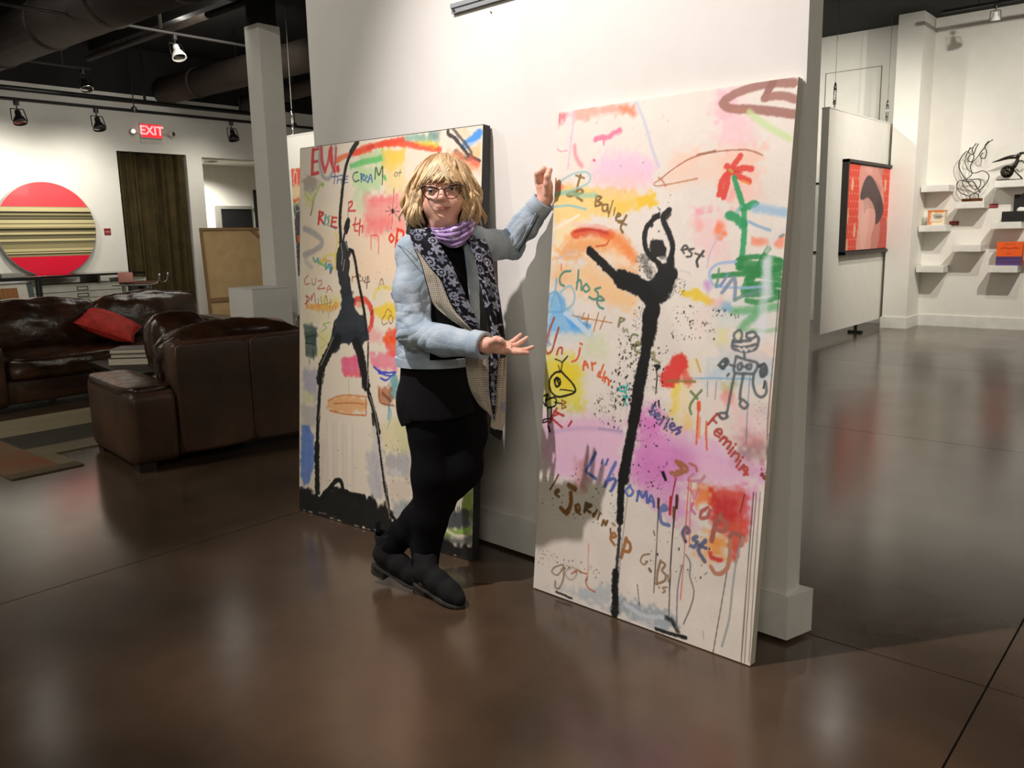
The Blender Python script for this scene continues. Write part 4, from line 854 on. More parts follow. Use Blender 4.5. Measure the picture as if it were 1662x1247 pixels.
for q in ([775,1043,791,1053,800,1039,794,1019,780,1022,773,1034,775,1043],[816,1045,837,1051,848,1041,835,1030,817,1033,816,1045],[771,1020,770,998,784,991,818,988,851,1000,857,1029,853,1037],[777,1003,808,1000,850,1013],[771,1015,800,1017],[800,1020,830,1023],[812,986,815,970],[786,971,823,962,859,955,851,924,826,920,784,921,786,971],[794,944,806,951,807,934,797,930,794,944],[824,947,839,949,837,936,826,936,824,947],[807,941,828,941],[784,939,767,942],[860,950,873,950],[850,921,850,893,862,862,881,852,896,868,892,898],[785,915,777,852,768,777],[816,918,810,867,810,839],[766,913,761,907],[767,788,745,784,747,771,764,770,773,778],[815,839,812,819,829,810,838,825,821,837]): S(q,8.5,GR,.9,.4,.3)
S([732,944,750,960,760,950,745,934,733,939,741,951,757,941],9,(80,88,90),.9); S([726,938,746,928,753,955],8,(80,88,90)); S([869,945,883,954,891,930,877,916,873,934,887,941,882,924],11,(74,80,84),.9); S([888,903,886,881],6,(70,76,80)); S([793,997,803,991],7,(226,222,214)); S([811,997,819,991],8,(226,222,214)); S([830,1000,837,996],7,(214,206,200)); Fi([795,1036,795,1031,793,1028,791,1025,788,1024,784,1025,781,1027,779,1030,778,1035,779,1039,780,1043,783,1045,786,1046,789,1046,792,1043,794,1040],(232,228,180),.8,10,3)
for q in ([692,883,696,832],[724,886,724,826],[838,914,839,803,843,701]): S(q,2.8,(90,130,160),.8)
S([911,1180,911,1062,910,976,909,899,908,790,916,663],3,(60,56,52),.8,.5,.6); S([909,905,911,757],5,(190,130,110),.5)
# lower words
LB=(92,108,178)
S([262,576,243,539,224,505,242,493,270,483],12,LB,.95,.3,.4); S([295,558,291,543],7,LB); S([318,562,310,541],9,LB); S([352,555,330,509,312,463],13,(110,124,186)); S([319,483,347,498,357,487,340,451],12,LB); S([421,487,402,463,419,448,434,466,418,483],9,(104,124,196)); S([452,438,459,474,474,455,488,477,494,441],10,LB); S([500,441,508,468,520,451,523,432],9,LB); S([501,451,521,446],8,LB)
S([545,424,574,433,562,444,547,418,559,384,587,381],13,(116,128,176)); S([658,371,666,379,652,389,642,364,654,341],13,(110,112,140)); S([696,367,682,356,699,349,687,330,678,332],13,(112,120,150)); S([727,361,705,325,730,293],14,(110,114,142)); S([705,340,732,337],11,(100,104,140))
GB=(134,92,40)
S([94,465,76,431,57,401],7,(110,80,50)); S([84,389,102,405,92,407,82,391,103,382],9,GB); S([149,435,176,428],20,(140,92,40),.9,.3,.6); S([158,408,162,372,145,329,115,341],17,(146,96,36)); S([182,363,198,372,204,352,189,342,186,359,206,337],10,GB); S([232,385,227,350],11,(110,80,40)); S([232,383,257,381,233,364,253,354],11,(110,80,40)); S([283,370,271,342,266,350,277,357],8,GB); S([296,358,289,335],7,GB); S([298,362,304,359],6,GB); S([310,319,316,338,325,322,332,339],9,(120,86,44)); S([348,314,350,297],7,GB); S([356,335,365,331],10,(160,130,90),.8); S([351,283,374,292,363,303,350,280,370,260],10,(176,120,66)); S([418,296,402,222],13,(176,124,76)); S([419,292,437,276,434,252,410,249],12,(176,120,70))
GO=(164,140,110)
S([138,128,102,108,89,86,118,82,143,118],6,GO); S([144,126,147,79,130,34,110,32,108,54],8,GO); S([174,130,155,103,165,84,191,84,211,118,189,130,170,118],6,(190,180,160)); S([185,104,210,125,233,122,259,120,252,93,267,72,298,66],6,(196,110,80),.9); S([255,236,258,166,259,116],5,(240,170,150),.9); S([255,236,256,208],9,(244,180,170),.8)
GB2=(160,128,96)
S([518,264,492,252,484,230,499,221,512,236,504,233],6,GB2); S([521,212,527,205],10,(120,100,80)); S([564,252,555,209,554,167],9,GB2); S([564,251,583,242,572,220,588,207,584,186,554,167],8,GB2); S([597,210,600,188],6,GB2); S([564,159,567,157],6,GB2); S([596,167,580,161,590,152,581,144],6,GB2)
FL=(206,124,140)
S([581,560,629,575,595,553,643,584,598,603,629,575],12,(168,104,50),.85,.4,.9); S([648,604,671,598,677,584],9,(196,120,110)); S([665,572,646,547,694,556,707,573,688,545],10,(216,150,170)); S([689,526,675,489,666,512,648,522],9,(224,130,170),.8); S([672,476,667,456,682,441],9,(220,120,170)); S([728,472,706,454,704,432,727,440,736,464],12,(196,110,100)); S([776,457,759,425,750,367],17,(180,104,90)); S([774,450,801,428,788,407,754,408],15,(190,112,96)); S([815,395,816,308,798,273,772,263,754,280],14,(206,140,112)); S([812,394,827,410,854,403],13,(176,112,100)); S([852,391,850,372],10,(196,110,100))
# drips
D=(52,36,30)
for q,wd,cc in (([541,442,544,292,546,134],3.6,D),([609,476,606,398,603,306,608,140],4,D),([602,423,604,254,611,72],3.6,D),([651,554,651,408,653,280,651,139],3.6,(232,90,60)),([659,543,664,436,670,324],3.2,(226,100,80)),([601,545,592,485,587,420],5,(150,40,44)),([812,276,799,141,785,-2],2.8,D),([881,553,882,337,885,1],3,D),([891,555,891,340,896,4],2.4,(96,76,66)),([903,558,905,325,912,10],2.4,(110,90,80)),([852,542,841,480],2.6,D),([492,912,500,876,499,820],5,K),([477,144,491,73],2.6,K),([743,60,748,33],2.4,(150,150,150))): S(q,wd,cc,.9,.4,.15)
S([610,487,611,447],11,(74,46,34)); S([539,462,541,433],10,(74,46,34)); S([601,445,603,410],9,(120,74,40)); S([586,478,587,420],9,(196,40,50)); S([488,914,507,914,498,903],9,K)
S([857,404,843,340,836,239,832,126,815,31],6.5,(164,168,166),.9); S([659,297,678,273,680,229,699,182,692,129,669,60],5,(120,118,116),.9); S([648,259,638,172,644,39],5,(120,120,132),.9); S([549,555,561,534],12,K); S([528,348,534,334],4,K)
# the black dancer
S([181,1301,215,1276,257,1245,301,1214,334,1187],25,K,1,.12,.35); S([177,1302,198,1292],20,K); S([325,1208,379,1185,438,1169,496,1157],48,K,1,.1,.3); S([325,1202,394,1185,439,1156,455,1133],46,K,1,.1,.3)
S([462,1418,436,1399,417,1376,413,1336,422,1306,444,1282,482,1255],19,K,1,.15,.4); S([462,1418,445,1411,436,1389],18,K,.9,.3,1); S([504,1434,482,1417,487,1394,509,1357,526,1316,523,1276],20,K,1,.15,.3); S([504,1422,490,1409],18,K,.9,.3,.9); S([477,1405,500,1433],9,K,.9,.3,.9)
Fi([441,1332,475,1338,500,1311,497,1284,487,1276,451,1282,439,1308],(26,25,23),1,5,6,.05); Fi([455,1276,481,1261,506,1261,527,1299,537,1252,550,1223,542,1194,527,1164,511,1146,455,1144,487,1181,480,1222],K,1,5,6,.05); S([480,1276,501,1276],14,(180,176,168),.7,.4,.6)
Fi([478,1246,545,1241,550,1212,524,1170,506,1139,491,1136,490,1086,483,1038,463,1037,434,1035,428,1101,440,1132,395,1161,451,1198],K,1,5,6,.05); Fi([377,1209,487,1187,496,1158,426,1138],K,1,5,5,.05)
S([460,1097,457,1036,448,963,442,889],30,K,1,.12,.3); S([462,1127,458,1061,453,994],42,K,1,.12,.3); S([440,913,431,851,425,776,417,713],36,K,1,.1,.3); S([418,725,409,649,400,584,391,502],31,K,1,.12,.3)
S([407,636,397,588,389,540,382,498],26,K,1,.12,.3); S([384,519,383,458,385,404,386,350],23,K,1,.12,.3); S([386,350,388,282,387,226,385,157],13,(34,32,32),.9,.3,.9); S([382,163,384,101,392,41,388,8],22,K,1,.2,.5); S([420,599,410,416,401,257,398,133],2.6,(90,100,110),.8); S([377,15,380,100,387,164],12,K,.8,.4,1.2)
S([482,1080,480,1038],14,K,.7,.6,1.2); S([409,1276,433,1240,464,1210],22,K,.5,.6,2.2); S([521,1193,496,1153],30,K,.6,.6,1.6)
c.dots([401,1282,479,1193],110,.7,4,K,1); c.dots([520,1211,585,1154],80,.6,3,K,2); c.dots([383,1124,435,1023],50,.7,4,K,3); c.dots([331,1010,445,889],150,.8,5,K,4); c.dots([437,987,535,825],110,.8,5,K,5); c.dots([309,889,425,751],120,.8,6,K,6); c.dots([244,800,370,681],90,.8,5,K,7); c.dots([423,788,578,626],90,.8,5,K,8); c.dots([540,1130,708,1005],90,.7,4,K,9); c.dots([693,1118,789,1089],40,.8,3.5,K,10)
c.dots([13,533,381,307],120,.8,4,K,11); c.dots([17,164,329,100],70,.8,3.5,K,12); c.dots([408,597,573,456],60,.8,4.5,K,13); c.dots([518,379,762,219],44,.8,4,K,14); c.dots([431,1460,513,1299],16,1.5,5,K,15); c.dots([863,839,918,736],36,.6,2.5,(110,100,96),16); c.dots([897,644,924,600],20,1,4,(140,60,50),17)
c.dots([-18,1854,607,1469],28,.6,2.4,(90,80,90),18)
c.mesh('painted_face',pR,paintm)

# ---------------------------------------------------------------- left canvas (figure with raised arm)
LW,LH=1.173,1.797
pL=thing('canvas_painting','black edged colourful painting of a tall black figure, leaning behind the woman','painting',(-3.502,2.344,.005),math.atan2(.045,1.173),rx=-math.atan(.150/1.79))
bedge=mat('black_canvas_edge',(44,42,42),.6)
obj('stretcher',box(B(),-.004,LW+.004,.0008,.042,-.004,LH+.004,.003),bedge,pL)
c=Canvas(LW,LH,.0034,(238,226,202)); c.wk=1.35; S,Fi,W_=c.S,c.Fi,c.word
# grounds, upper part
Fi([28,1788,287,1786,291,1576,31,1570],(236,224,206),.8,40,16); Fi([320,1457,641,1481,739,1336,700,1094,429,1170],(246,214,178),.8,80,30); Fi([278,1568,495,1567,477,1287,309,1338],(246,224,196),.7,60,20); Fi([47,1428,308,1389,312,1219,51,1197],(240,216,182),.7,50,20); Fi([1033,1573,1162,1603,1171,1392,1019,1394],(244,226,206),.8,50,20)
Fi([575,1748,726,1741,723,1683,636,1656,589,1667],(244,204,58),.9,16,12); Fi([589,1675,728,1682,732,1557,616,1546],(244,216,130),.7,40,20); Fi([428,1743,587,1747,600,1706,442,1709],(186,210,150),.8,24,14); S([379,1690,442,1699,503,1703,576,1708],26,(92,196,100),.85,.3,.7); Fi([379,1672,589,1675,579,1580,470,1568,406,1604],(176,220,150),.8,30,18); Fi([394,1572,494,1575,484,1486,448,1454,395,1530],(196,216,170),.7,36,18)
Fi([483,1547,686,1549,732,1533,737,1383,644,1385,549,1370,474,1387,465,1503],(250,140,132),.8,40,20); Fi([495,1543,686,1543,687,1511,508,1509],(248,120,118),.6,24,12); Fi([498,1452,642,1449,644,1401,486,1403],(250,116,112),.6,30,14)
S([518,1374,520,1308],4,(232,70,60)); S([518,1372,567,1365,569,1289],4,(232,70,60)); S([574,1772,679,1778,713,1781],24,(238,70,46),.9,.3,.6); S([281,1724,339,1739,416,1748,502,1753],24,(240,112,62),.9,.3,.7); S([403,1748,490,1764,609,1771,725,1762,815,1744,934,1721],27,(238,80,46),.92,.3,.6); S([490,1762,526,1766],18,(214,60,48),.8)
Fi([724,1787,835,1794,937,1792,939,1744,792,1763],(120,172,150),.85,22,14); Fi([781,1764,938,1755,923,1726,815,1749],(234,214,60),.85,16,10); Fi([878,1797,942,1799,943,1758,901,1754],(120,140,140),.7,24,12); Fi([931,1797,1158,1809,1158,1698,1007,1716,944,1751],(238,224,208),.8,30,14)
Fi([1035,1799,1090,1805,1097,1753,1057,1756],(248,200,150),.8,26,12); S([1083,1729,1117,1744,1155,1766],34,(56,144,236),.9,.3,.5); S([1083,1725,1156,1734],14,(190,214,236),.7); Fi([1108,1723,1157,1719,1159,1676,1119,1682],(250,190,120),.8,20,10)
S([983,1801,986,1777,1021,1759,1068,1715,1104,1683,1160,1658],15,(44,40,40),.92,.2,.5); S([1004,1804,1046,1765,1088,1725,1114,1686,1060,1671],12,(80,72,68),.85,.3,.5); S([1028,1703,1075,1674,1110,1668],20,(60,52,50),.75,.5,.8); Fi([997,1709,1069,1693,1160,1653,1160,1604,1072,1631],(246,148,96),.8,30,16); S([1110,1665,1150,1648],26,(240,96,70),.7,.5,.8)
Fi([1122,1613,1161,1625,1163,1538,1130,1554],(236,224,212),.7,30,10)
# EW
R1_=(222,62,66)
S([101,1785,96,1727,94,1670],20,R1_,.95,.2,.3); S([98,1783,142,1787],14,R1_); S([96,1727,133,1729],13,R1_); S([94,1670,141,1674],16,R1_); S([161,1789,168,1727,189,1679],20,(226,72,78),.9,.3,.4); S([189,1679,219,1732,223,1774],18,(226,92,96),.8); S([234,1785,240,1722,260,1675],20,R1_); S([281,1690,286,1677],22,R1_)
S([153,1786,151,1720,172,1658,217,1643,249,1679,264,1737,266,1786],20,(168,164,162),.8,.4,.3); S([161,1789,168,1727,190,1673],12,(226,72,78),.9,.3,.4); S([190,1673,211,1724,221,1769],11,(226,82,86),.9,.3,.4); S([224,1766,235,1714,257,1672],12,R1_); S([257,1672,267,1729,271,1779],11,(224,70,74),.9)
Fi([33,1653,114,1662,153,1625,129,1592,38,1591],(150,140,128),.7,26,16); S([38,1583,81,1546,116,1566,153,1612],9,(192,206,76),.85); S([145,1613,183,1617,164,1626,178,1605],5,(150,180,70)); S([102,1541,92,1498,82,1476],7,(70,62,48),.85); Fi([39,1587,116,1566,103,1497,46,1534],(214,220,130),.6,26,12); S([115,1575,102,1532],16,(170,170,130),.5,.6)
S([36,1411,104,1392,167,1357,161,1330,106,1304,38,1287],28,(166,164,162),.8,.4,.4); S([42,1287,50,1251,93,1225],24,(190,188,184),.6,.5,.5)
# words
B1=(46,74,160)
S([239,1648,315,1652],5,B1); S([265,1662,257,1616],5,B1); S([284,1648,280,1617],4.5,B1); S([283,1631,311,1634,308,1616],4.5,B1); S([326,1646,324,1616],4.5,B1); S([322,1642,357,1646],4.5,B1); S([324,1632,352,1632],4,B1); S([323,1617,355,1617],4.5,B1)
DG=(40,84,60)
S([425,1659,400,1656,390,1638,403,1619,434,1623],6,DG); S([445,1651,449,1614],6,(40,90,150)); S([445,1651,468,1642,450,1633,469,1619],6,(40,90,150)); S([475,1629,493,1632,480,1641,473,1624,493,1611],5,(40,110,170)); S([494,1608,511,1644,523,1608],6,(40,80,170)); S([501,1624,520,1623],5,(40,80,170)); S([540,1622,546,1672,566,1637,589,1674,588,1595],6,(54,50,46)); S([602,1631,608,1618],14,(80,190,80),.8)
S([672,1643,665,1631,679,1626,686,1639,672,1643],3,(90,84,74)); S([704,1652,697,1625],3,(90,84,74)); S([689,1639,711,1641],3,(90,84,74))
RR=(216,52,40)
S([151,1491,143,1433],14,RR); S([151,1489,180,1482,156,1463,181,1433],11,RR); S([197,1473,189,1429],10,(60,140,170),.85); S([229,1469,205,1460,222,1444,200,1424],8,(120,190,110),.85); S([221,1459,217,1425],6,(70,120,180),.8); S([247,1463,238,1420],11,RR); S([247,1460,280,1458],8,RR); S([245,1440,273,1439],8,RR); S([240,1420,281,1412],9,RR); S([221,1423,271,1407],5,(60,90,150),.7)
S([362,1524,385,1529,386,1514,360,1489,409,1486],9,RR); S([362,1524,358,1466],5,(110,130,180),.8); S([412,1455,406,1400,427,1394],8,RR); S([393,1422,436,1427],7,RR); S([443,1445,437,1375],8,RR); S([439,1412,461,1416,459,1387],7,RR)
S([651,1376,638,1359,653,1341,668,1358,651,1376],10,(232,62,38)); S([691,1396,681,1318],13,(232,62,38)); S([691,1396,728,1383,720,1352,688,1344],12,(232,62,38)); S([760,1375,756,1335],10,(232,62,38))
for q in ([665,1576,659,1476,653,1396],[612,1477,706,1473],[627,1499,689,1451],[688,1497,633,1455]): S(q,2.6,(40,36,34),.95,.5,.1,.5)
S([658,1479,660,1472],11,K); S([620,1417,635,1385],5,(170,170,160),.6); S([608,1393,646,1389],4,(160,170,170),.6)
for q,cc in (([104,1273,121,1251,141,1269,149,1243],(60,150,180)),([162,1265,160,1239,184,1261,190,1235],(210,200,60)),([204,1252,199,1217,226,1242,232,1209],(50,140,190)),([242,1239,234,1199,250,1226],(60,110,150)),([184,1269,239,1252],(230,180,60)),([107,1260,231,1222],(120,190,120))): S(q,9,cc,.85,.3,.5)
S([189,1278,257,1287,274,1253],12,(226,214,70),.6,.5); S([271,1390,282,1347,273,1287,269,1218],12,(226,216,80),.7,.5,.8)
C1=(190,66,52)
S([68,1187,40,1166,46,1142,77,1148],4,C1); S([94,1171,100,1143,120,1147,125,1176],4,C1); S([143,1159,164,1164,167,1146,140,1123,187,1126],4.5,C1); S([189,1129,195,1125],5,C1); S([206,1105,222,1139,250,1112],4,C1); S([214,1120,241,1124],3.5,C1)
S([47,1085,76,1073,42,1045],6,(180,50,44)); S([58,1095,53,1036],4,C1); S([92,1091,90,1064,112,1101,124,1048],4.5,(190,80,60)); S([145,1075,150,1009],4,(120,90,60)); S([138,1039,248,1061],4,(150,110,50)); S([165,1085,181,1006,200,1090,214,1051,187,1024],4.5,(120,90,70)); S([237,1074,233,1013,275,1062,273,1027],5,(150,110,40)); S([215,1025,225,990],5,(150,60,80))
Fi([46,1040,180,1050,302,1063,296,1027,167,1016,46,1018],(246,164,52),.9,14,10); Fi([166,1076,308,1094,315,1047,180,1032],(236,214,90),.6,30,14); Fi([36,1008,249,1022,250,974,40,945],(230,220,180),.7,30,14)
BW=(140,92,44)
S([393,1186,391,1156],4.5,BW); S([393,1181,419,1186],4.5,BW); S([429,1182,452,1187,436,1193,429,1170,455,1166],4.5,BW); S([464,1183,467,1164,485,1171,485,1184],4.5,(90,70,50)); S([499,1188,493,1131],5,(70,60,44)); S([480,1158,512,1163],4.5,(90,70,50)); S([504,1188,511,1167],4,BW); S([570,1131,593,1178,613,1136],6,BW); S([579,1152,608,1155],5,BW); S([621,1142,628,1138],6,(80,60,130)); S([658,1113,667,1095],11,(70,50,140))
Fi([554,1172,650,1190,676,1093,556,1089],(230,220,190),.7,40,16); S([544,1089,555,1123,603,1140,657,1134],16,(236,214,80),.7,.5,.8); Fi([557,1056,701,1066,724,1047,732,1006,583,999,546,1014],(246,206,38),.9,16,12); S([619,1017,598,992,608,971,634,981],4,BW); S([655,1019,641,1000,656,978,672,999,655,1019],4,BW); S([702,1020,686,1008,705,999,691,980],4,BW); S([619,1022,636,1043,661,1028],3.5,BW)
S([406,1059,421,1078,469,1082,508,1063,531,1022,529,971,511,945],25,(224,66,50),.92,.25,.5); Fi([419,1076,482,1087,508,1054,432,1043],(240,110,80),.6,20,10); S([536,1034,527,1013],5,(30,24,24))
Fi([621,943,703,972,749,995,764,897,611,887],(246,80,46),.95,14,12); S([704,956,717,981,749,991],12,(246,90,60)); Fi([590,958,633,964,622,910,585,916],(240,236,230),.7,16,8); Fi([511,945,609,942,598,886,512,880],(244,150,150),.6,30,14)
Fi([37,940,97,948,140,928,139,855,39,848],(62,84,76),.92,12,8)
Fi([41,910,135,915,134,795,91,773,40,788],(60,82,74),.92,12,8); S([48,882,118,896],7,(40,56,52)); S([48,854,127,850],7,(40,56,52)); S([53,822,126,822],7,(90,110,100)); S([105,821,111,775],6,(36,44,44)); S([75,800,79,753],8,(120,130,120),.7)
S([168,916,209,937,182,953,236,964],6,(150,190,70),.8); S([147,897,204,864,162,834],6,(180,190,80),.8); Fi([146,916,260,922,178,780,149,787],(228,222,130),.7,26,12)
# grounds, lower part
Fi([32,731,150,732,138,563,33,627],(170,168,188),.85,24,14); Fi([22,607,123,608,124,552,22,550],(214,216,170),.8,22,12); Fi([22,550,138,554,140,450,24,416],(184,182,178),.8,26,14); Fi([15,434,66,441,111,390,121,258,86,147,33,118,9,182],(84,124,206),.95,14,8); Fi([22,397,82,386,84,252,39,226],(110,146,216),.6,24,10)
Fi([192,754,303,844,424,835,481,672,524,501,545,183,467,150,302,194,167,114,154,452],(236,224,202),.8,40,16,.3)
for i in range(9): S([[212,478][0]+i*24,[212,478][1],[212,478][0]+i*24+10,[212,478][1]-300-i*9],13,((222,206,196),(246,236,216),(214,204,190))[i%3],.45,.8,.5)
Fi([170,398,214,367,188,175,160,131],(226,206,196),.7,20,10); Fi([310,795,457,822,473,738,414,723,333,709],(240,84,128),.92,10,8); Fi([332,725,466,742,466,722,347,707],(246,120,120),.7,12,6); S([373,715,378,626],6,(170,206,150),.7)
Fi([516,833,629,850,715,823,705,767,581,769,530,773],(246,120,146),.85,20,14); Fi([602,917,747,951,737,875,678,837,616,867],(250,80,44),.95,14,12); S([626,927,677,863],12,(252,130,40),.8); S([700,932,677,871],10,(252,130,40),.8); Fi([621,893,725,874,726,841,629,833],(250,110,120),.6,20,10)
for q in ([579,759,631,755,695,762],[581,750,656,742,687,753],[595,727,632,720,663,742],[549,775,581,756]): S(q,9,(44,60,200),.9,.3,.8)
Fi([656,742,705,750,709,636,659,648],(92,160,170),.85,16,12); S([642,611,668,571,645,499],9,(110,180,190),.7); S([659,665,650,543],12,(96,170,186),.75); Fi([581,683,670,692,685,612,585,605],(176,92,54),.75,16,14); S([583,674,598,615,685,609],6,(150,70,36)); S([609,659,660,630],14,(110,60,40),.6)
Fi([511,596,501,580,470,564,423,550,367,540,309,536,259,539,225,548,213,562,225,579,258,596,307,610,365,619,421,622,469,619,500,610],(236,164,96),.85,18,14); S([224,582,294,612,389,627,501,630],7,(214,128,60),.8); S([239,537,350,532,497,543],8,(206,110,50),.8); S([266,573,390,590,483,595],6,(190,110,60),.8); S([495,621,499,551],8,(196,110,60),.8)
Fi([588,526,783,560,800,409,629,383],(228,214,160),.8,36,18); Fi([623,374,805,418,803,299,645,280],(170,168,172),.85,26,16); Fi([644,324,742,323,743,297,657,291],(222,222,222),.7,16,10); Fi([645,272,803,294,795,194,673,171],(216,200,180),.8,28,14); Fi([673,171,795,194,797,125,701,79],(150,160,165),.8,24,14); Fi([537,520,588,509,645,289,636,164,584,190,554,327],(196,190,190),.7,24,14); Fi([501,373,579,367,610,159,533,163],(176,176,188),.6,26,14)
Fi([781,619,1178,665,1193,309,793,237],(206,196,176),.7,40,20); Fi([1023,254,1172,313,1179,137,963,57,959,158],(206,206,180),.9,24,10); Fi([1115,279,1170,305,1175,177,1124,174],(160,182,64),.9,14,10); Fi([1020,182,1165,219,1168,143,1094,119,1017,119],(56,60,66),.92,16,10)
for q in ([1085,216,1089,184],[1095,222,1098,190],[1069,204,1072,176]): S(q,4,(30,30,36))
Fi([961,99,1050,110,1173,144,1169,110,986,54],(130,164,66),.9,12,10); S([1040,95,1105,113,1173,144],10,(150,190,90)); S([968,75,983,121,1000,128,1029,101,1073,90,1100,90],14,(236,232,196),.95,.2,.3); Fi([963,57,1174,111,1176,63,976,18],(70,76,76),.8,20,10)
# black base
Fi([-11,91,71,142,116,104,168,95,218,142,288,173,358,158,440,145,546,156,599,121,648,166,681,120,701,79,762,75,810,85,986,54,1187,65,1190,-13,942,-15,678,-5,-10,-7],(20,19,18),1,14,16,.05); S([175,91,246,156,288,197,323,198,338,163],18,K,1,.2,.4); S([317,150,400,147,494,151],20,K,1,.2,.4); S([155,11,213,16],8,(150,150,150),.6,.4,1); S([569,9,621,15],9,(170,170,166),.7,.4,1)
# the side the woman stands before
Fi([820,1230,1040,1260,1060,1090,900,1060,800,1120],(246,200,160),.7,60,26); Fi([960,1040,1150,1060,1150,880,1000,860],(238,216,110),.7,50,22); Fi([760,860,960,900,980,720,800,700],(250,176,150),.65,60,26); Fi([980,760,1130,780,1120,560,1000,580],(150,190,206),.7,40,20)
Fi([700,560,900,600,880,420,720,400],(206,210,160),.7,50,22); S([880,980,980,930,1090,960],20,(236,90,60),.85,.4,.6); S([900,1180,960,1120,1040,1140,1080,1200],10,(90,96,100),.8); S([1010,700,1060,640,1100,690,1050,740,1010,700],9,(60,90,170),.85); S([760,620,820,540,860,620],8,(150,110,60),.8); S([980,480,1060,440,1130,470],16,(240,150,70),.8,.4,.6)
c.dots([700,380,1150,1150],40,.8,4,(120,70,50),31)
# the figure
S([420,1791,378,1750,343,1695,323,1617,310,1533,301,1449,306,1381,312,1321],15,K,1,.12,.3); S([407,1783,377,1754],20,K,1,.15,.3); Fi([364,1460,374,1443,372,1414,350,1380,332,1380,326,1410,343,1444],K,1,4,4,.05); S([334,1380,325,1347],10,K); 
Fi([296,1347,322,1355,346,1346,378,1300,370,1253,364,1202,385,1135,395,1097,328,1090,302,1167,274,1227,284,1287],(36,38,42),1,5,8,.1); S([356,1306,390,1302,412,1254,429,1186,450,1119,470,1053,487,986,496,919],13,K,1,.15,.3); S([370,1308,394,1300],15,K)
Fi([316,1116,395,1122,417,1034,472,998,490,961,483,927,456,876,272,864,251,912,279,975,308,1029],(38,44,52),1,8,10,.1); S([270,966,251,895],10,K,1,.3,.8)
Fi([262,923,500,937,507,902,463,873,477,804,440,854,397,869,343,883,262,814,206,764,212,838],(36,42,50),1,8,10,.1)
S([291,888,226,820,175,743,158,677],30,K,1,.15,.5); S([162,686,155,583,147,470,141,356],18,K,1,.15,.5); S([141,356,140,261,144,186,142,119],21,K,1,.15,.5); S([144,195,157,112],14,K)
S([423,879,454,820,479,752,496,683],30,K,1,.15,.5); S([496,692,534,608,564,541,586,474],19,K,1,.15,.5); S([576,490,598,387,619,285,637,200],12,K,1,.2,.6); S([627,251,651,167,663,98],16,K,1,.2,.5); S([508,885,507,780,507,675],8,K,.9,.3,.6); S([542,556,550,508],12,K,.8)
W2=(226,216,200)
for q in ([260,895,212,819,167,752],[179,697,175,604,151,480],[483,848,505,745,504,675],[520,641,558,567,589,456],[597,422,626,286,648,184],[173,191,160,122],[309,1338,321,1287,314,1236],[337,1262,325,1210],[343,1346,362,1304]): S(q,3.2,W2,.85,.4,.3)
Fi([615,231,648,166,682,84,663,81],(224,206,176),.8,10,6); S([675,101,700,88],14,K)
c.dots([602,458,778,346],26,.8,5,(110,60,40),21); c.dots([669,293,819,164],24,.8,5,(140,80,50),22); c.dots([183,493,543,254],26,.7,3.5,(70,60,50),23); c.dots([402,1254,650,1174],10,.7,3,(90,80,60),24); c.dots([159,188,584,190],10,.7,3,K,25)
c.mesh('painted_face',pL,paintm)

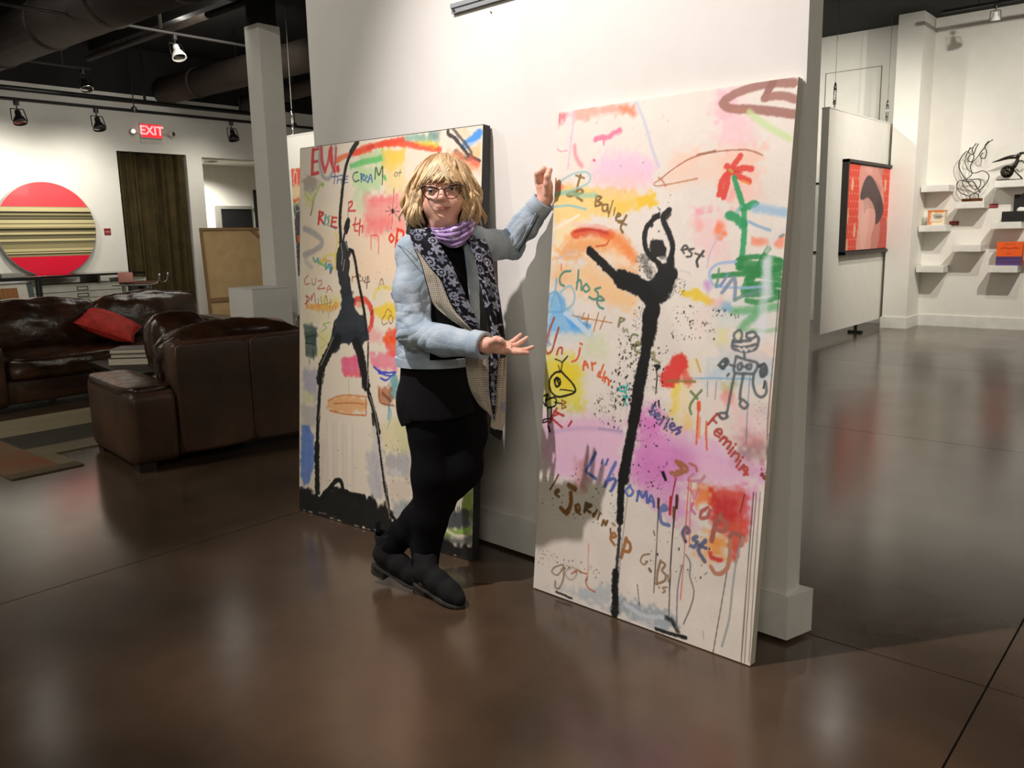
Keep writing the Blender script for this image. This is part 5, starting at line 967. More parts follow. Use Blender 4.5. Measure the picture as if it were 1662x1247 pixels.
# ---------------------------------------------------------------- distance-field modelling for the figure
f32=np.float32
class Vox:
    def __init__(s,xs,ys,zs):
        s.ax=[np.asarray(a,f32) for a in (xs,ys,zs)]; s.v=np.full([len(a) for a in s.ax],1,f32)
    def reg(s,lo,hi):
        sl=[]; co=[]
        for a,l,h in zip(s.ax,lo,hi):
            i=max(np.searchsorted(a,l)-2,0); j=min(np.searchsorted(a,h)+2,len(a)); sl.append(slice(i,j)); co.append(a[i:j])
        return tuple(sl),co[0][:,None,None],co[1][None,:,None],co[2][None,None,:]
    def add(s,prim,k=.01,sub=False):
        f,lo,hi=prim; m=k+.012
        sl,X,Y,Z=s.reg([a-m for a in lo],[a+m for a in hi]); a=s.v[sl]
        if 0 in a.shape: return
        d=f(X,Y,Z).astype(f32)
        if sub:
            h=np.clip(.5-.5*(a+d)/k,0,1); s.v[sl]=a*(1-h)-d*h+k*h*(1-h)
        else:
            h=np.clip(.5+.5*(a-d)/k,0,1); s.v[sl]=a*(1-h)+d*h-k*h*(1-h)
    def mesh(s,name,m,parent,smooth_it=1,rgb=None):
        v=s.v; n=v<0; nx,ny,nz=v.shape
        C=[(i,j,k) for i in (0,1) for j in (0,1) for k in (0,1)]
        cnt=np.zeros((nx-1,ny-1,nz-1),np.uint8)
        for i,j,k in C: cnt+=n[i:nx-1+i,j:ny-1+j,k:nz-1+k]
        I=np.argwhere((cnt>0)&(cnt<8)); idm=np.full(cnt.shape,-1,np.int32); idm[tuple(I.T)]=np.arange(len(I))
        pos=np.zeros((len(I),3)); num=np.zeros(len(I))
        for a in C:
            for ax in range(3):
                if a[ax]: continue
                b=list(a); b[ax]=1
                va=v[I[:,0]+a[0],I[:,1]+a[1],I[:,2]+a[2]]; vb=v[I[:,0]+b[0],I[:,1]+b[1],I[:,2]+b[2]]
                mk=(va<0)!=(vb<0); t=np.where(mk,va/np.where(mk,va-vb,1),0)
                p=np.array(a,float)[None].repeat(len(I),0); p[:,ax]=t; pos[mk]+=p[mk]; num+=mk
        pos=pos/num[:,None]+I
        W=np.stack([np.interp(pos[:,i],np.arange(len(s.ax[i])),s.ax[i]) for i in range(3)],1)
        Q=[]
        for ax in range(3):
            o=[x for x in range(3) if x!=ax]
            sa=[slice(1,-1)]*3; sb=[slice(1,-1)]*3; sa[ax]=slice(0,-1); sb[ax]=slice(1,None)
            A=n[tuple(sa)]; Bm=n[tuple(sb)]; E=np.argwhere(A!=Bm); fl_=A[tuple(E.T)]
            for x in o: E[:,x]+=1
            def cell(d0,d1):
                c=E.copy(); c[:,o[0]]-=d0; c[:,o[1]]-=d1; return idm[tuple(c.T)]
            q=np.stack([cell(1,1),cell(0,1),cell(0,0),cell(1,0)],1)
            fp=fl_ if ax!=1 else ~fl_
            q[~fp]=q[~fp][:,::-1]; Q.append(q)
        Q=np.concatenate(Q)
        for _ in range(smooth_it):
            for lam in (.5,-.52):
                acc=np.zeros_like(W); c=np.zeros(len(W))
                for a,b in ((0,1),(1,2),(2,3),(3,0)):
                    for x,y in ((a,b),(b,a)):
                        for ch in range(3): acc[:,ch]+=np.bincount(Q[:,x],W[Q[:,y],ch],len(W))
                        c+=np.bincount(Q[:,x],minlength=len(W))
                W=W+lam*(acc/np.maximum(c,1)[:,None]-W)
        me=bpy.data.meshes.new(name); me.vertices.add(len(W)); me.vertices.foreach_set('co',W.astype(f32).ravel())
        me.loops.add(Q.size); me.loops.foreach_set('vertex_index',Q.astype(np.int32).ravel()); me.polygons.add(len(Q))
        me.polygons.foreach_set('loop_start',np.arange(0,Q.size,4,dtype=np.int32)); me.update(calc_edges=True)
        me.polygons.foreach_set('use_smooth',np.ones(len(Q),bool))
        if rgb is not None: set_col(me,rgb(W))
        me.materials.append(m); o=bpy.data.objects.new(name,me); col.objects.link(o); o.parent=parent; return o
def bb(*ps):
    lo=[min(p[i]-r for p,r in ps) for i in range(3)]; hi=[max(p[i]+r for p,r in ps) for i in range(3)]; return lo,hi
def cap(a,b,ra,rb=None):
    rb=ra if rb is None else rb; e=[b[i]-a[i] for i in range(3)]; l=sum(x*x for x in e)+1e-9
    def f(X,Y,Z):
        t=np.clip(((X-a[0])*e[0]+(Y-a[1])*e[1]+(Z-a[2])*e[2])/l,0,1)
        return np.sqrt((X-a[0]-t*e[0])**2+(Y-a[1]-t*e[1])**2+(Z-a[2]-t*e[2])**2)-(ra+(rb-ra)*t)
    return (f,)+bb((a,ra),(b,rb))
def ell(c,r,R=None):
    M=np.array(R) if R is not None else np.eye(3)
    def f(X,Y,Z):
        dx,dy,dz=X-c[0],Y-c[1],Z-c[2]; u=[(M[0][i]*dx+M[1][i]*dy+M[2][i]*dz) for i in range(3)]
        k0=np.sqrt(sum((u[i]/r[i])**2 for i in range(3)))+1e-6; k1=np.sqrt(sum((u[i]/r[i]**2)**2 for i in range(3)))+1e-6
        return k0*(k0-1)/k1
    return (f,)+bb((c,max(r) if R is not None else 0),(c,0)) if R is not None else (f,[c[i]-r[i] for i in range(3)],[c[i]+r[i] for i in range(3)])
def ecap(a,b,ra,rb,flat,ang=rad(8)):
    c,s=math.cos(ang),math.sin(ang)
    def T(x,y): return (x*c+y*s),(-x*s+y*c)/flat
    A=T(a[0],a[1])+(a[2],); Bq=T(b[0],b[1])+(b[2],); g=cap(A,Bq,ra,rb)[0]
    return (lambda X,Y,Z:g(X*c+Y*s,(-X*s+Y*c)/flat,Z)*min(1,(1+flat)/2),)+bb((a,ra*1.05),(b,rb*1.05))
def chain(V,P,R,k=.01,sub=False):
    for i in range(len(P)-1): V.add(cap(P[i],P[i+1],R[i],R[i+1]),k,sub)
def rng_(a,b,h): return np.arange(a,b,h)
# ---------------------------------------------------------------- the woman
PL=Vector((-2.219,2.086,0))
wom=thing('person','blonde woman in glasses, denim jacket and black flowered scarf, standing between two leaning paintings','person',PL,YAW)
TH=rad(8); TN=(math.sin(TH),-math.cos(TH)); TW=(math.cos(TH),math.sin(TH))
shR=(-0.051,0.060,1.309); shL=(0.168,0.090,1.336); elR=(-0.052,-0.040,1.021); wrR=(0.220,-0.240,0.994); elL=(0.307,0.220,1.322); wrL=(0.443,0.160,1.493)
pel=(0.026,0.090,0.767); wai=(0.033,0.090,0.957); che=(0.052,0.090,1.234); nek=(0.068,0.085,1.336)
hipR=(-0.025,0.075,0.771); kneR=(-0.009,0.030,0.463); ankR=(-.055,.035,.12); hipL=(0.109,0.110,0.761); kneL=(0.103,0.050,0.464); ankL=(-.205,.10,.15)
skin=mat('skin',(248,200,176),.48,c2=(242,180,156),scale=28,bump=.03,bscale=300,spec=.35)
sb=skin.node_tree.nodes['Principled BSDF']; sb.inputs['Subsurface Weight'].default_value=.12; sb.inputs['Subsurface Radius'].default_value=(.02,.008,.005)
def body():
    V=Vox(rng_(-.31,.52,.0034),rng_(-.37,.29,.0036),np.concatenate([rng_(0.02,.93,.011),rng_(.93,1.035,.003),rng_(1.035,1.345,.008),rng_(1.345,1.68,.0026)]))
    V.add(ecap(pel,wai,.12,.115,.72),.03); V.add(ecap(wai,che,.115,.12,.72),.03); V.add(cap(shR,shL,.04),.03); V.add(ecap(che,nek,.11,.06,.8),.04)
    # neck, head
    V.add(cap(nek,(0.063,0.070,1.432),.056,.052),.02)
    V.add(ell((0.064,0.085,1.551),(.072,.09,.082)),.01); V.add(ell((0.063,0.052,1.499),(.066,.076,.088)),.02)
    V.add(ell((0.064,0.034,1.448),(.056,.056,.042)),.03); V.add(ell((0.067,0.002,1.421),(.024,.02,.018)),.03)      # jaw, chin
    V.add(cap((0.050,0.030,1.405),(0.090,0.030,1.404),.03),.02)                                                        # under the chin
    V.add(ell((0.032,0.012,1.479),(.030,.028,.030)),.035); V.add(ell((0.111,0.012,1.481),(.030,.028,.030)),.035)      # cheeks
    V.add(cap((0.016,-0.006,1.536),(0.052,-0.016,1.535),.009),.014); V.add(cap((0.087,-0.016,1.538),(0.123,-0.006,1.544),.009),.014)  # brows
    V.add(ell((0.032,-0.026,1.517),(.016,.012,.011)),.012,True); V.add(ell((0.107,-0.026,1.522),(.016,.012,.011)),.012,True)   # sockets
    V.add(cap((0.068,-0.018,1.528),(0.070,-0.040,1.497),.0075,.0105),.012); V.add(ell((0.070,-0.043,1.493),(.011,.011,.0095)),.008)
    V.add(ell((0.057,-0.030,1.490),(.007,.009,.006)),.006); V.add(ell((0.083,-0.030,1.492),(.007,.009,.006)),.006)
    V.add(ell((0.072,-0.018,1.473),(.014,.011,.011)),.014); V.add(ell((0.071,-0.018,1.460),(.024,.011,.011)),.014)             # mouth mound
    V.add(cap((0.044,-0.031,1.461),(0.103,-0.030,1.462),.0014),.004,True); V.add(ell((0.071,-0.028,1.443),(.014,.006,.004)),.01,True)
    V.add(cap((0.047,-0.034,1.485),(0.039,-0.030,1.464),.0018),.008,True); V.add(cap((0.094,-0.033,1.486),(0.103,-0.028,1.465),.0018),.008,True)  # smile folds
    for q in ((-0.021,0.085,1.500),(0.146,0.085,1.510)): V.add(ell(q,(.008,.018,.03)),.008)                                       # ears
    for e,y in (((0.031,-0.012,1.519),0),((0.106,-0.012,1.525),0)):                                                            # lids round the eyeballs
        V.add(ell((e[0],e[1]+.002,e[2]+.0055),(.0145,.0116,.0045)),.004); V.add(ell((e[0],e[1]+.002,e[2]-.0066),(.0135,.0112,.0036)),.005)
    # arms
    chain(V,[shR,elR,wrR],[.045,.038,.026],.02); chain(V,[shL,elL,wrL],[.045,.038,.026],.02)
    # open right hand, palm up
    M=np.array([(1,0,0),(0,.86,.5),(0,-.5,.86)]).T
    w0=(0.220,-0.240,0.996)
    V.add(cap(w0,(0.253,-0.242,0.991),.025,.024),.012); V.add(ell((0.272,-0.240,0.987),(.036,.034,.0155),M),.012); V.add(ell((0.254,-0.258,1.000),(.028,.017,.016)),.012)
    Fg=[[(0.290,-0.266,0.979),(0.313,-0.268,0.972),(0.336,-0.268,0.971),(0.359,-0.266,0.969)],[(0.297,-0.250,0.983),(0.326,-0.252,0.976),(0.353,-0.248,0.978),(0.376,-0.244,0.986)],
        [(0.297,-0.232,0.989),(0.318,-0.228,0.990),(0.337,-0.220,1.001),(0.357,-0.214,1.014)],[(0.291,-0.214,0.995),(0.306,-0.208,1.000),(0.321,-0.202,1.011),(0.336,-0.196,1.024)]]
    for j,P in enumerate(Fg): chain(V,P,[.0098,.0088,.0078,.0066] if j<3 else [.0088,.0078,.007,.006],.0045)
    chain(V,[(0.237,-0.266,1.009),(0.254,-0.278,1.018),(0.269,-0.284,1.015),(0.279,-0.286,1.008)],[.0135,.0125,.0105,.008],.006)
    # closed left hand on the canvas edge
    V.add(cap(wrL,(0.441,0.158,1.534),.028,.032),.012); V.add(ell((0.437,0.160,1.557),(.028,.036,.034)),.012)
    for i in range(4):
        dy=.017*i; P=[(q[0],q[1]+dy,q[2]-.0025*i) for q in ((0.417,0.135,1.560),(0.415,0.120,1.583),(0.437,0.112,1.596),(0.458,0.125,1.583))]; chain(V,P,[.0125,.0122,.0112,.0095],.004)
    chain(V,[(0.451,0.130,1.514),(0.449,0.110,1.544),(0.450,0.100,1.570),(0.460,0.102,1.592)],[.016,.014,.0125,.0095],.006)
    # legs and feet inside the clothes
    chain(V,[hipR,kneR,ankR,(-.05,.0,.06)],[.08,.052,.036,.03],.02); chain(V,[hipL,kneL,ankL,(-.2,.09,.10)],[.08,.052,.036,.03],.02)
    return V.mesh('body',skin,wom,1)
body()
# eyes, lids, lips, brows
eyem=mat('eye_white',(226,218,210),.25); irism=mat('iris_grey',(92,104,104),.25,c2=(70,80,82),scale=300); pup=mat('pupil',(10,10,10),.2)
lipm=mat('lip_pink',(196,112,104),.45,c2=(186,100,94)); lash=mat('lash_brown',(66,46,38),.7); browm=mat('brow_blond',(150,108,72),.8)
for e in ((0.031,-0.015,1.519),(0.106,-0.015,1.525)):
    eo=obj('eye',lathe(B(),[(.0112*math.sin(a),-.0112*math.cos(a)) for a in np.linspace(.05,PI-.05,14)],20,e,'y'),eyem,wom,True)
    obj('iris',lathe(B(),[(.0056,-.0101),(.0056,-.0104),(.003,-.0112)],16,e,'y'),irism,eo,True); obj('pupil',lathe(B(),[(.0024,-.0112),(.0024,-.0116)],12,e,'y'),pup,eo)
    obj('eyelash',tube(B(),smoothpath([(e[0]-.013,e[1]-.004,e[2]+.001),(e[0]-.006,e[1]-.0112,e[2]+.0032),(e[0]+.004,e[1]-.0118,e[2]+.0036),(e[0]+.013,e[1]-.004,e[2]+.0012)],10),[.0004,.0009,.0011,.0012,.0012,.0012,.0012,.0011,.0009,.0004],5),lash,wom,True)
for P in ([(0.006,-0.018,1.539),(0.027,-0.027,1.544),(0.053,-0.031,1.538)],[(0.088,-0.031,1.543),(0.112,-0.027,1.550),(0.133,-0.016,1.547)]): obj('eyebrow',tube(B(),smoothpath(P,9),[.0012,.002,.0025,.0027,.0027,.0025,.0022,.0016,.0008],6),browm,wom,True)
V=Vox(rng_(.03,.12,.001),rng_(-.06,.0,.001),rng_(1.43,1.49,.0008))
chain(V,[(0.045,-0.026,1.462),(0.059,-0.031,1.462),(0.073,-0.032,1.461),(0.087,-0.031,1.462),(0.101,-0.026,1.463)],[.001,.0021,.0018,.0021,.001],.002)
chain(V,[(0.048,-0.027,1.459),(0.061,-0.030,1.456),(0.074,-0.031,1.455),(0.087,-0.030,1.456),(0.099,-0.027,1.461)],[.001,.0023,.0026,.0023,.001],.002)
V.mesh('lips',lipm,wom,2)
# ---------------------------------------------------------------- clothes
denim=mat('light_denim',(188,200,208),.85,c2=(148,168,184),scale=14,bump=.35,bscale=260); denimd=mat('denim_seam',(112,134,156),.85,bump=.3,bscale=200); denimw=mat('denim_hem',(178,194,204),.85,bump=.3,bscale=200)
blackcloth=mat('black_knit',(17,17,18),.9,c2=(12,12,13),bump=.25,bscale=220,spec=.2); blacktr=mat('black_trouser_cloth',(14,14,15),.9,c2=(10,10,11),bump=.2,bscale=200,spec=.12)
cufR=(0.205,-0.230,0.993); cufL=(0.429,0.167,1.474)
def jacket():
    V=Vox(rng_(-.26,.5,.0045),rng_(-.27,.33,.0045),rng_(.84,1.56,.0045))
    V.add(ecap((0.053,0.090,1.252),(0.030,0.085,0.922),.138,.156,.8),.03); V.add(ecap((0.030,0.085,0.922),(0.027,0.085,0.863),.162,.158,.8),.02); V.add(cap(shR,shL,.05),.035); V.add(cap(shR,(0.043,0.090,1.359),.055,.055),.04); V.add(cap(shL,(0.095,0.100,1.364),.055,.055),.04)
    chain(V,[shR,(-0.061,0.010,1.173),elR,(0.066,-0.135,1.001),cufR],[.052,.059,.056,.052,.044],.03); chain(V,[shL,(0.237,0.160,1.324),elL,(0.370,0.195,1.400),cufL],[.056,.055,.052,.049,.043],.03)
    X,Y,Z=V.ax[0][:,None,None],V.ax[1][None,:,None],V.ax[2][None,None,:]
    near=np.exp(-((X-elR[0])**2+(Y-elR[1])**2+(Z-elR[2])**2)/.016)+np.exp(-((X-elL[0])**2+(Y-elL[1])**2+(Z-elL[2])**2)/.013)+.35
    V.v+=(.0042*near*np.sin(46*X+31*Z+2.2*np.sin(23*Y+19*Z)+1.5*np.sin(31*X))*np.cos(27*Z-33*X+2*np.sin(24*X+9*Y))).astype(f32)
    q1=52*Z+24*X+2.4*np.sin(17*X+21*Y+4)+1.6*np.sin(33*Z-12*X); q2=38*X-41*Z+2.6*np.sin(23*Z+16*Y)+1.3*np.sin(37*X)
    V.v+=(.0035*near*((1-np.abs(np.sin(q1)))**3+(1-np.abs(np.sin(q2)))**3)).astype(f32)
    V.v=np.maximum(V.v,(.897+.02*np.clip((X+.1)/.3,0,1)*-1-Z)*np.ones_like(V.v)*.9)      # hem
    # front opening
    cx,cy=che[0],che[1]
    n=(X-cx)*TN[0]+(Y-cy)*TN[1]; w=(X-cx)*TW[0]+(Y-cy)*TW[1]+0*Z
    zz=np.clip((Z-.9)/.45,0,1); op=np.maximum(np.abs(w-.02)-(.085-.03*zz),.035-n)+0*Z
    arm=np.full(V.v.shape,1,f32); A=Vox(*V.ax); chain(A,[shR,(-0.061,0.010,1.173),elR,(0.066,-0.135,1.001),cufR],[.07,.072,.064,.058,.047],.03); chain(A,[shL,elL],[.066,.06],.03)
    op=np.maximum(op,-A.v); V.v=np.maximum(V.v,-op.astype(f32))
    # hollow, neck hole and sleeve ends
    V.add(ecap((0.052,0.090,1.234),(0.026,0.085,0.816),.128,.142,.78),.006,True); V.add(cap((0.069,0.085,1.436),(0.060,0.085,1.313),.075),.006,True)
    V.add(cap((0.220,-0.240,0.993),(0.181,-0.210,0.993),.034,.03),.004,True); V.add(cap((0.440,0.165,1.494),(0.412,0.175,1.449),.034,.028),.004,True)
    # flat sleeve ends
    for a,b in ((elR,wrR),(elL,wrL)):
        d=Vector(b)-Vector(a); d.normalize(); e=Vector(cufR if a is elR else cufL)+d*.012
        pl=((X-e.x)*d.x+(Y-e.y)*d.y+(Z-e.z)*d.z); lo=np.sqrt((X-e.x)**2+(Y-e.y)**2+(Z-e.z)**2)-.09
        V.v=np.maximum(V.v,np.minimum(pl,-lo).astype(f32))
    return V.mesh('denim_jacket',denim,wom,1)
jk=jacket()
def ringpts(c,d,r,n=28,e=1):
    d=Vector(d).normalized(); x=d.orthogonal().normalized(); y=d.cross(x); c=Vector(c)
    return [c+(x*math.cos(i*2*PI/n)+y*math.sin(i*2*PI/n)*e)*r for i in range(n)]
for a,b,c_,r in ((elR,wrR,cufR,.0455),(elL,wrL,cufL,.0435)):
    d=Vector(b)-Vector(a); d.normalize(); bm=B()
    for k,rr in ((-.036,r*1.03),(-.03,r*1.075),(.002,r*1.05),(.011,r*1.01),(.011,r*.88)):
        for p in [0]: pass
    rings=[[bm.verts.new(p) for p in ringpts(Vector(c_)+d*k,d,rr)] for k,rr in ((-.04,r*1.0),(-.036,r*1.09),(.004,r*1.07),(.012,r*1.03),(.012,r*.86),(-.02,r*.84))]
    for A_,C_ in zip(rings,rings[1:]):
        for i in range(28): bm.faces.new((A_[i],A_[(i+1)%28],C_[(i+1)%28],C_[i]))
    cf=obj('cuff',bm,denim,jk,True)
    bm=tube(B(),ringpts(Vector(c_)+d*.008,d,r*1.05),.0013,5,True); tube(bm,ringpts(Vector(c_)+d*-.037,d,r*1.075),.0014,5,True); obj('cuff_seam',bm,denimw,jk,True)
def seam(P,n=24,r=.0016,m=denimd,name='seam'): return obj(name,tube(B(),smoothpath(P,n),r,5),m,jk,True)
seam([(0.339,0.168,1.299),(0.365,0.150,1.340),(0.396,0.137,1.394),(0.415,0.130,1.432)],24,.003,mat('dark_seam',(52,58,68),.8))
seam([(0.330,0.163,1.308),(0.356,0.145,1.347),(0.387,0.132,1.403),(0.406,0.128,1.439)],24,.0016,denimw)
seam([(-0.103,0.030,1.333),(-0.075,-0.022,1.325),(-0.045,-0.040,1.302),(-0.024,-0.035,1.276)],16,.0014)
# waistband and front plackets
def band(z0,z1,off,m,name):
    bm=B(); rows=[]
    for z in (z0,z1):
        row=[]
        for i in range(61):
            a=rad(-62)+rad(304)*i/60; rx=.1645+off; ry=.1645*.8+off
            lx,ly=rx*math.sin(a+PI),-ry*math.cos(a+PI)
            c_=(0.029,0.085,0.903); row.append(bm.verts.new((c_[0]+lx*TW[0]-ly*TW[1]*-1*0+lx*0+(-ly)*TN[0],c_[1]+lx*TW[1]+(-ly)*TN[1],z-.012*math.cos(a)*0)))
        rows.append(row)
    for i in range(60): bm.faces.new((rows[0][i],rows[0][i+1],rows[1][i+1],rows[1][i]))
    bm.normal_update(); bmesh.ops.solidify(bm,geom=bm.faces[:],thickness=.006); return obj(name,bm,m,jk,False)
band(.886,.918,.002,denim,'waistband')
tab=obj('side_tab',superbox(B(),(-0.098,0.030,0.942),(.004,.012,.01),6,.3),denimw,jk,True); obj('tab_button',lathe(B(),[(.004,-.006),(.003,-.009)],10,(-0.104,0.020,0.944),'y'),steel,jk)
# tunic / shirt
def tunic():
    V=Vox(rng_(-.2,.27,.0055),rng_(-.16,.3,.0055),rng_(.62,1.42,.0055))
    V.add(ecap(che,wai,.126,.14,.78),.03); V.add(ecap(wai,(0.028,0.085,0.700),.142,.163,.82),.03); V.add(ecap((0.062,0.085,1.313),che,.085,.126,.8),.03); V.add(cap((0.069,0.070,1.329),(0.075,0.060,1.374),.062,.06),.02); V.add(ell((-0.095,0.100,0.739),(.052,.09,.09)),.02)
    X,Y,Z=V.ax[0][:,None,None],V.ax[1][None,:,None],V.ax[2][None,None,:]
    V.v+=(.004*np.sin(40*X+2*np.sin(9*Z))*np.clip((1.0-Z)/.3,0,1)).astype(f32)
    hem=.688-.038*np.clip((-.06-X)/.06,0,1)+.02*np.clip((X-.05)/.1,0,1); V.v=np.maximum(V.v,(hem-Z)*.9+0*Y)
    chain(V,[(-0.073,-0.030,0.676),(-0.066,-0.045,0.795),(-0.056,-0.050,0.909)],[.007,.006,.003],.006,True)
    return V.mesh('tunic',blackcloth,wom,1)
tunic()
def trousers():
    V=Vox(rng_(-.3,.25,.0055),rng_(-.12,.3,.0055),rng_(.08,.86,.0055))
    V.add(ecap((0.034,0.090,0.862),(0.030,0.090,0.743),.14,.15,.78),.03)
    chain(V,[hipR,(-0.007,0.060,0.629),kneR,(-0.020,0.030,0.295),(-.052,.036,.12)],[.098,.088,.076,.066,.056],.03); chain(V,[hipL,(0.108,0.090,0.620),(0.098,0.060,0.481),(-.01,.08,.34),(-.19,.095,.16)],[.098,.092,.08,.068,.056],.03)
    X,Y,Z=V.ax[0][:,None,None],V.ax[1][None,:,None],V.ax[2][None,None,:]
    V.v+=(.0035*np.sin(34*Z+18*X+2.5*np.sin(21*X+14*Z))*np.clip((.5-Z)/.2,.25,1)+0*Y).astype(f32)
    return V.mesh('trousers',blacktr,wom,1)
trousers()
suede=mat('black_suede',(30,30,30),.9,c2=(20,20,21),scale=40,bump=.3,bscale=260,spec=.25); solem=mat('boot_sole',(62,56,50),.7,c2=(44,40,36),scale=30)
def boot(heel,toe,ank,lift,label):
    h=Vector(heel); t=Vector(toe); d=(t-h); L=d.length; d.normalize(); n=Vector((-d.y,d.x,0)).normalized(); u=d.cross(n)*-1 if d.cross(n).z<0 else d.cross(n); a=Vector(ank)
    g=lambda x,y,z:tuple(h+d*x*L+n*y+u*z)
    lo=[min(h[i],t[i],a[i])-.09 for i in range(3)]; hi=[max(h[i],t[i],a[i])+.12 for i in range(3)]; lo[2]=-.004
    V=Vox(*[rng_(lo[i],hi[i],.0035) for i in range(3)])
    chain(V,[g(.13,0,.07),g(.45,0,.06),g(.72,0,.046),g(.9,0,.036)],[.04,.041,.036,.024],.02); V.add(cap(g(.6,.012,.045),g(.82,.006,.036),.034,.028),.02); V.add(cap(g(.08,0,.06),g(.2,0,.06),.033,.036),.02)
    top=a+Vector((0,0,.055)); V.add(cap(g(.2,0,.085),tuple(top),.042,.05),.02)
    X,Y,Z=V.ax[0][:,None,None],V.ax[1][None,:,None],V.ax[2][None,None,:]
    V.v=np.maximum(V.v,-((X-h.x)*u.x+(Y-h.y)*u.y+(Z-h.z)*u.z-.016).astype(f32)); V.v=np.maximum(V.v,(Z-top.z-.012*np.sin(30*X+20*Y)).astype(f32)+0*X)
    V.add(cap(tuple(top+Vector((0,0,-.02))),tuple(top+Vector((0,0,.06))),.043,.046),.003,True)
    b=V.mesh('boot',suede,wom,1)
    # sole and stacked heel
    bm=B(); out=[]
    for x,w_ in ((-.02,.012),(.0,.026),(.08,.034),(.2,.036),(.38,.033),(.55,.038),(.72,.042),(.86,.036),(.95,.024),(1.0,.008)): out.append((x,w_))
    pr=[(x,w_) for x,w_ in out]+[(x,-w_) for x,w_ in out[::-1]]
    lo_=[bm.verts.new(g(x,y,.010 if x>.4 else .010)) for x,y in pr]; hi_=[bm.verts.new(g(x,y,.0185)) for x,y in pr]; N=len(pr)
    bm.faces.new(lo_); bm.faces.new(hi_[::-1])
    for i in range(N): bm.faces.new((lo_[i],hi_[i],hi_[(i+1)%N],lo_[(i+1)%N]))
    obj('sole',bm,solem,b)
    bm=B(); q=[(-.01,.022),(.05,.028),(.26,.026),(.26,-.026),(.05,-.028),(-.01,-.022)]; A_=[bm.verts.new(g(x+.02,y*.9,-.028)) for x,y in q]; C_=[bm.verts.new(g(x,y,.010)) for x,y in q]
    bm.faces.new(A_); bm.faces.new(C_[::-1])
    for i in range(6): bm.faces.new((A_[i],C_[i],C_[(i+1)%6],A_[(i+1)%6]))
    obj('heel_block',bm,solem,b)
    for s,hh in ((-1,.05),(1,.055)):
        c=top+d*.045*s; obj('pull_tab',superbox(B(),(c.x,c.y,c.z+.012),(.010,.004,.026),6,.4),suede,b,True)
boot((-.085,.02,.03),(.103,-.148,-.008),ankR,0,'')
boot((-.262,.115,.072),(-.062,.008,.0),ankL,1,'')
# ---------------------------------------------------------------- scarf
clothm=mat('scarf_cloth',(255,255,255),.85,attr='paint',bump=.15,bscale=300,spec=.2)
def floral(U,Vv,seed):
    """black ground with grey flowers, rings, leaves; U,Vv in metres"""
    r=np.random.default_rng(seed); C=np.zeros(U.shape+(3,)); C[:]=(21,21,25)
    g1=np.array((150,154,168)); g2=np.array((108,112,128))
    u1,v1=U.max(),Vv.max(); cs=[]
    for _ in range(400):
        p=(r.random()*u1,r.random()*v1)
        if all((p[0]-q[0])**2+(p[1]-q[1])**2>.033**2 for q in cs): cs.append(p)
    for i,(a,b) in enumerate(cs):
        dx,dy=U-a,Vv-b; R=np.hypot(dx,dy); an=np.arctan2(dy,dx)+r.random()*6
        if i%4==0: mk=((R<.0155)&(R>.0105))|(R<.0055)|((R<.0185)&(np.cos(9*an)>.2)&(R>.015))
        elif i%4 in (1,2): mk=R<.019*(.35+.65*np.abs(np.cos(2.5*an)))
        else:
            mk=np.zeros(R.shape,bool)
            for k in range(5):
                t=r.random()*6.28; ca,sa=math.cos(t),math.sin(t); x=(dx*ca+dy*sa)-.011; y=-dx*sa+dy*ca; mk|=((x/.0085)**2+(y/.0032)**2)<1
        C[mk]=g1 if i%3 else g2
        for k in range(3):
            t=r.random()*6.28; x=dx*math.cos(t)+dy*math.sin(t); y=-dx*math.sin(t)+dy*math.cos(t)+6*x*x
            C[(np.abs(y)<.0011)&(x>.015)&(x<.04)]=g2
            C[(((x-.03)/.007)**2+((y-.003)/.003)**2)<1]=g1
    return C
def dotted(U,Vv,seed):
    C=np.zeros(U.shape+(3,)); C[:]=(208,198,178); n=np.sin(U*60+seed)*np.sin(Vv*47+1)
    C-=18*(n[...,None]>.55)
    a=(U/.0072)%1-.5; b=(Vv/.0072+.5*(np.floor(U/.0072)%2))%1-.5
    C[np.hypot(a,b)<.28]=(66,60,54); bl=(np.sin(U*31+seed*2)*np.sin(Vv*38+seed)>.82); C[bl]=(150,154,166); return C
def strip(name,Lp,Rp,pat,fold=.006,nf=2.2,step=.0013,ph=0):
    n=60; A=np.array([tuple(p) for p in smoothpath(Lp,n)]); Bq=np.array([tuple(p) for p in smoothpath(Rp,n)])
    Ls=np.linalg.norm(np.diff((A+Bq)/2,axis=0),axis=1).sum(); Wd=np.linalg.norm(A-Bq,axis=1).max(); ns=int(Ls/step)+2; nt=int(Wd/step)+2
    s=np.linspace(0,n-1,ns); i=np.minimum(s.astype(int),n-2); f=(s-i)[:,None]; a=A[i]*(1-f)+A[i+1]*f; b=Bq[i]*(1-f)+Bq[i+1]*f
    t=np.linspace(0,1,nt)[None,:,None]; co=a[:,None]*(1-t)+b[:,None]*t
    U=np.broadcast_to((s/(n-1)*Ls)[:,None],(ns,nt)); T=np.broadcast_to(t[...,0],(ns,nt)); Wl=np.linalg.norm(a-b,axis=1)[:,None]
    wave=fold*(np.sin(2*PI*nf*T+ph+1.2*np.sin(U*9))+.4*np.sin(2*PI*nf*2.3*T+U*14))
    co=co.copy(); co[...,1]+=wave-.018*np.sin(PI*T); co[...,2]+=.0015*np.sin(U*60+T*5)
    rgb=pat(U,T*Wl,T,U/Ls)
    o=grid_mesh(name,co.reshape(-1,3),ns,nt,rgb.reshape(-1,3),scarf,clothm,True)
    md=o.modifiers.new('thickness','SOLIDIFY'); md.thickness=.0025; md.offset=1; return o
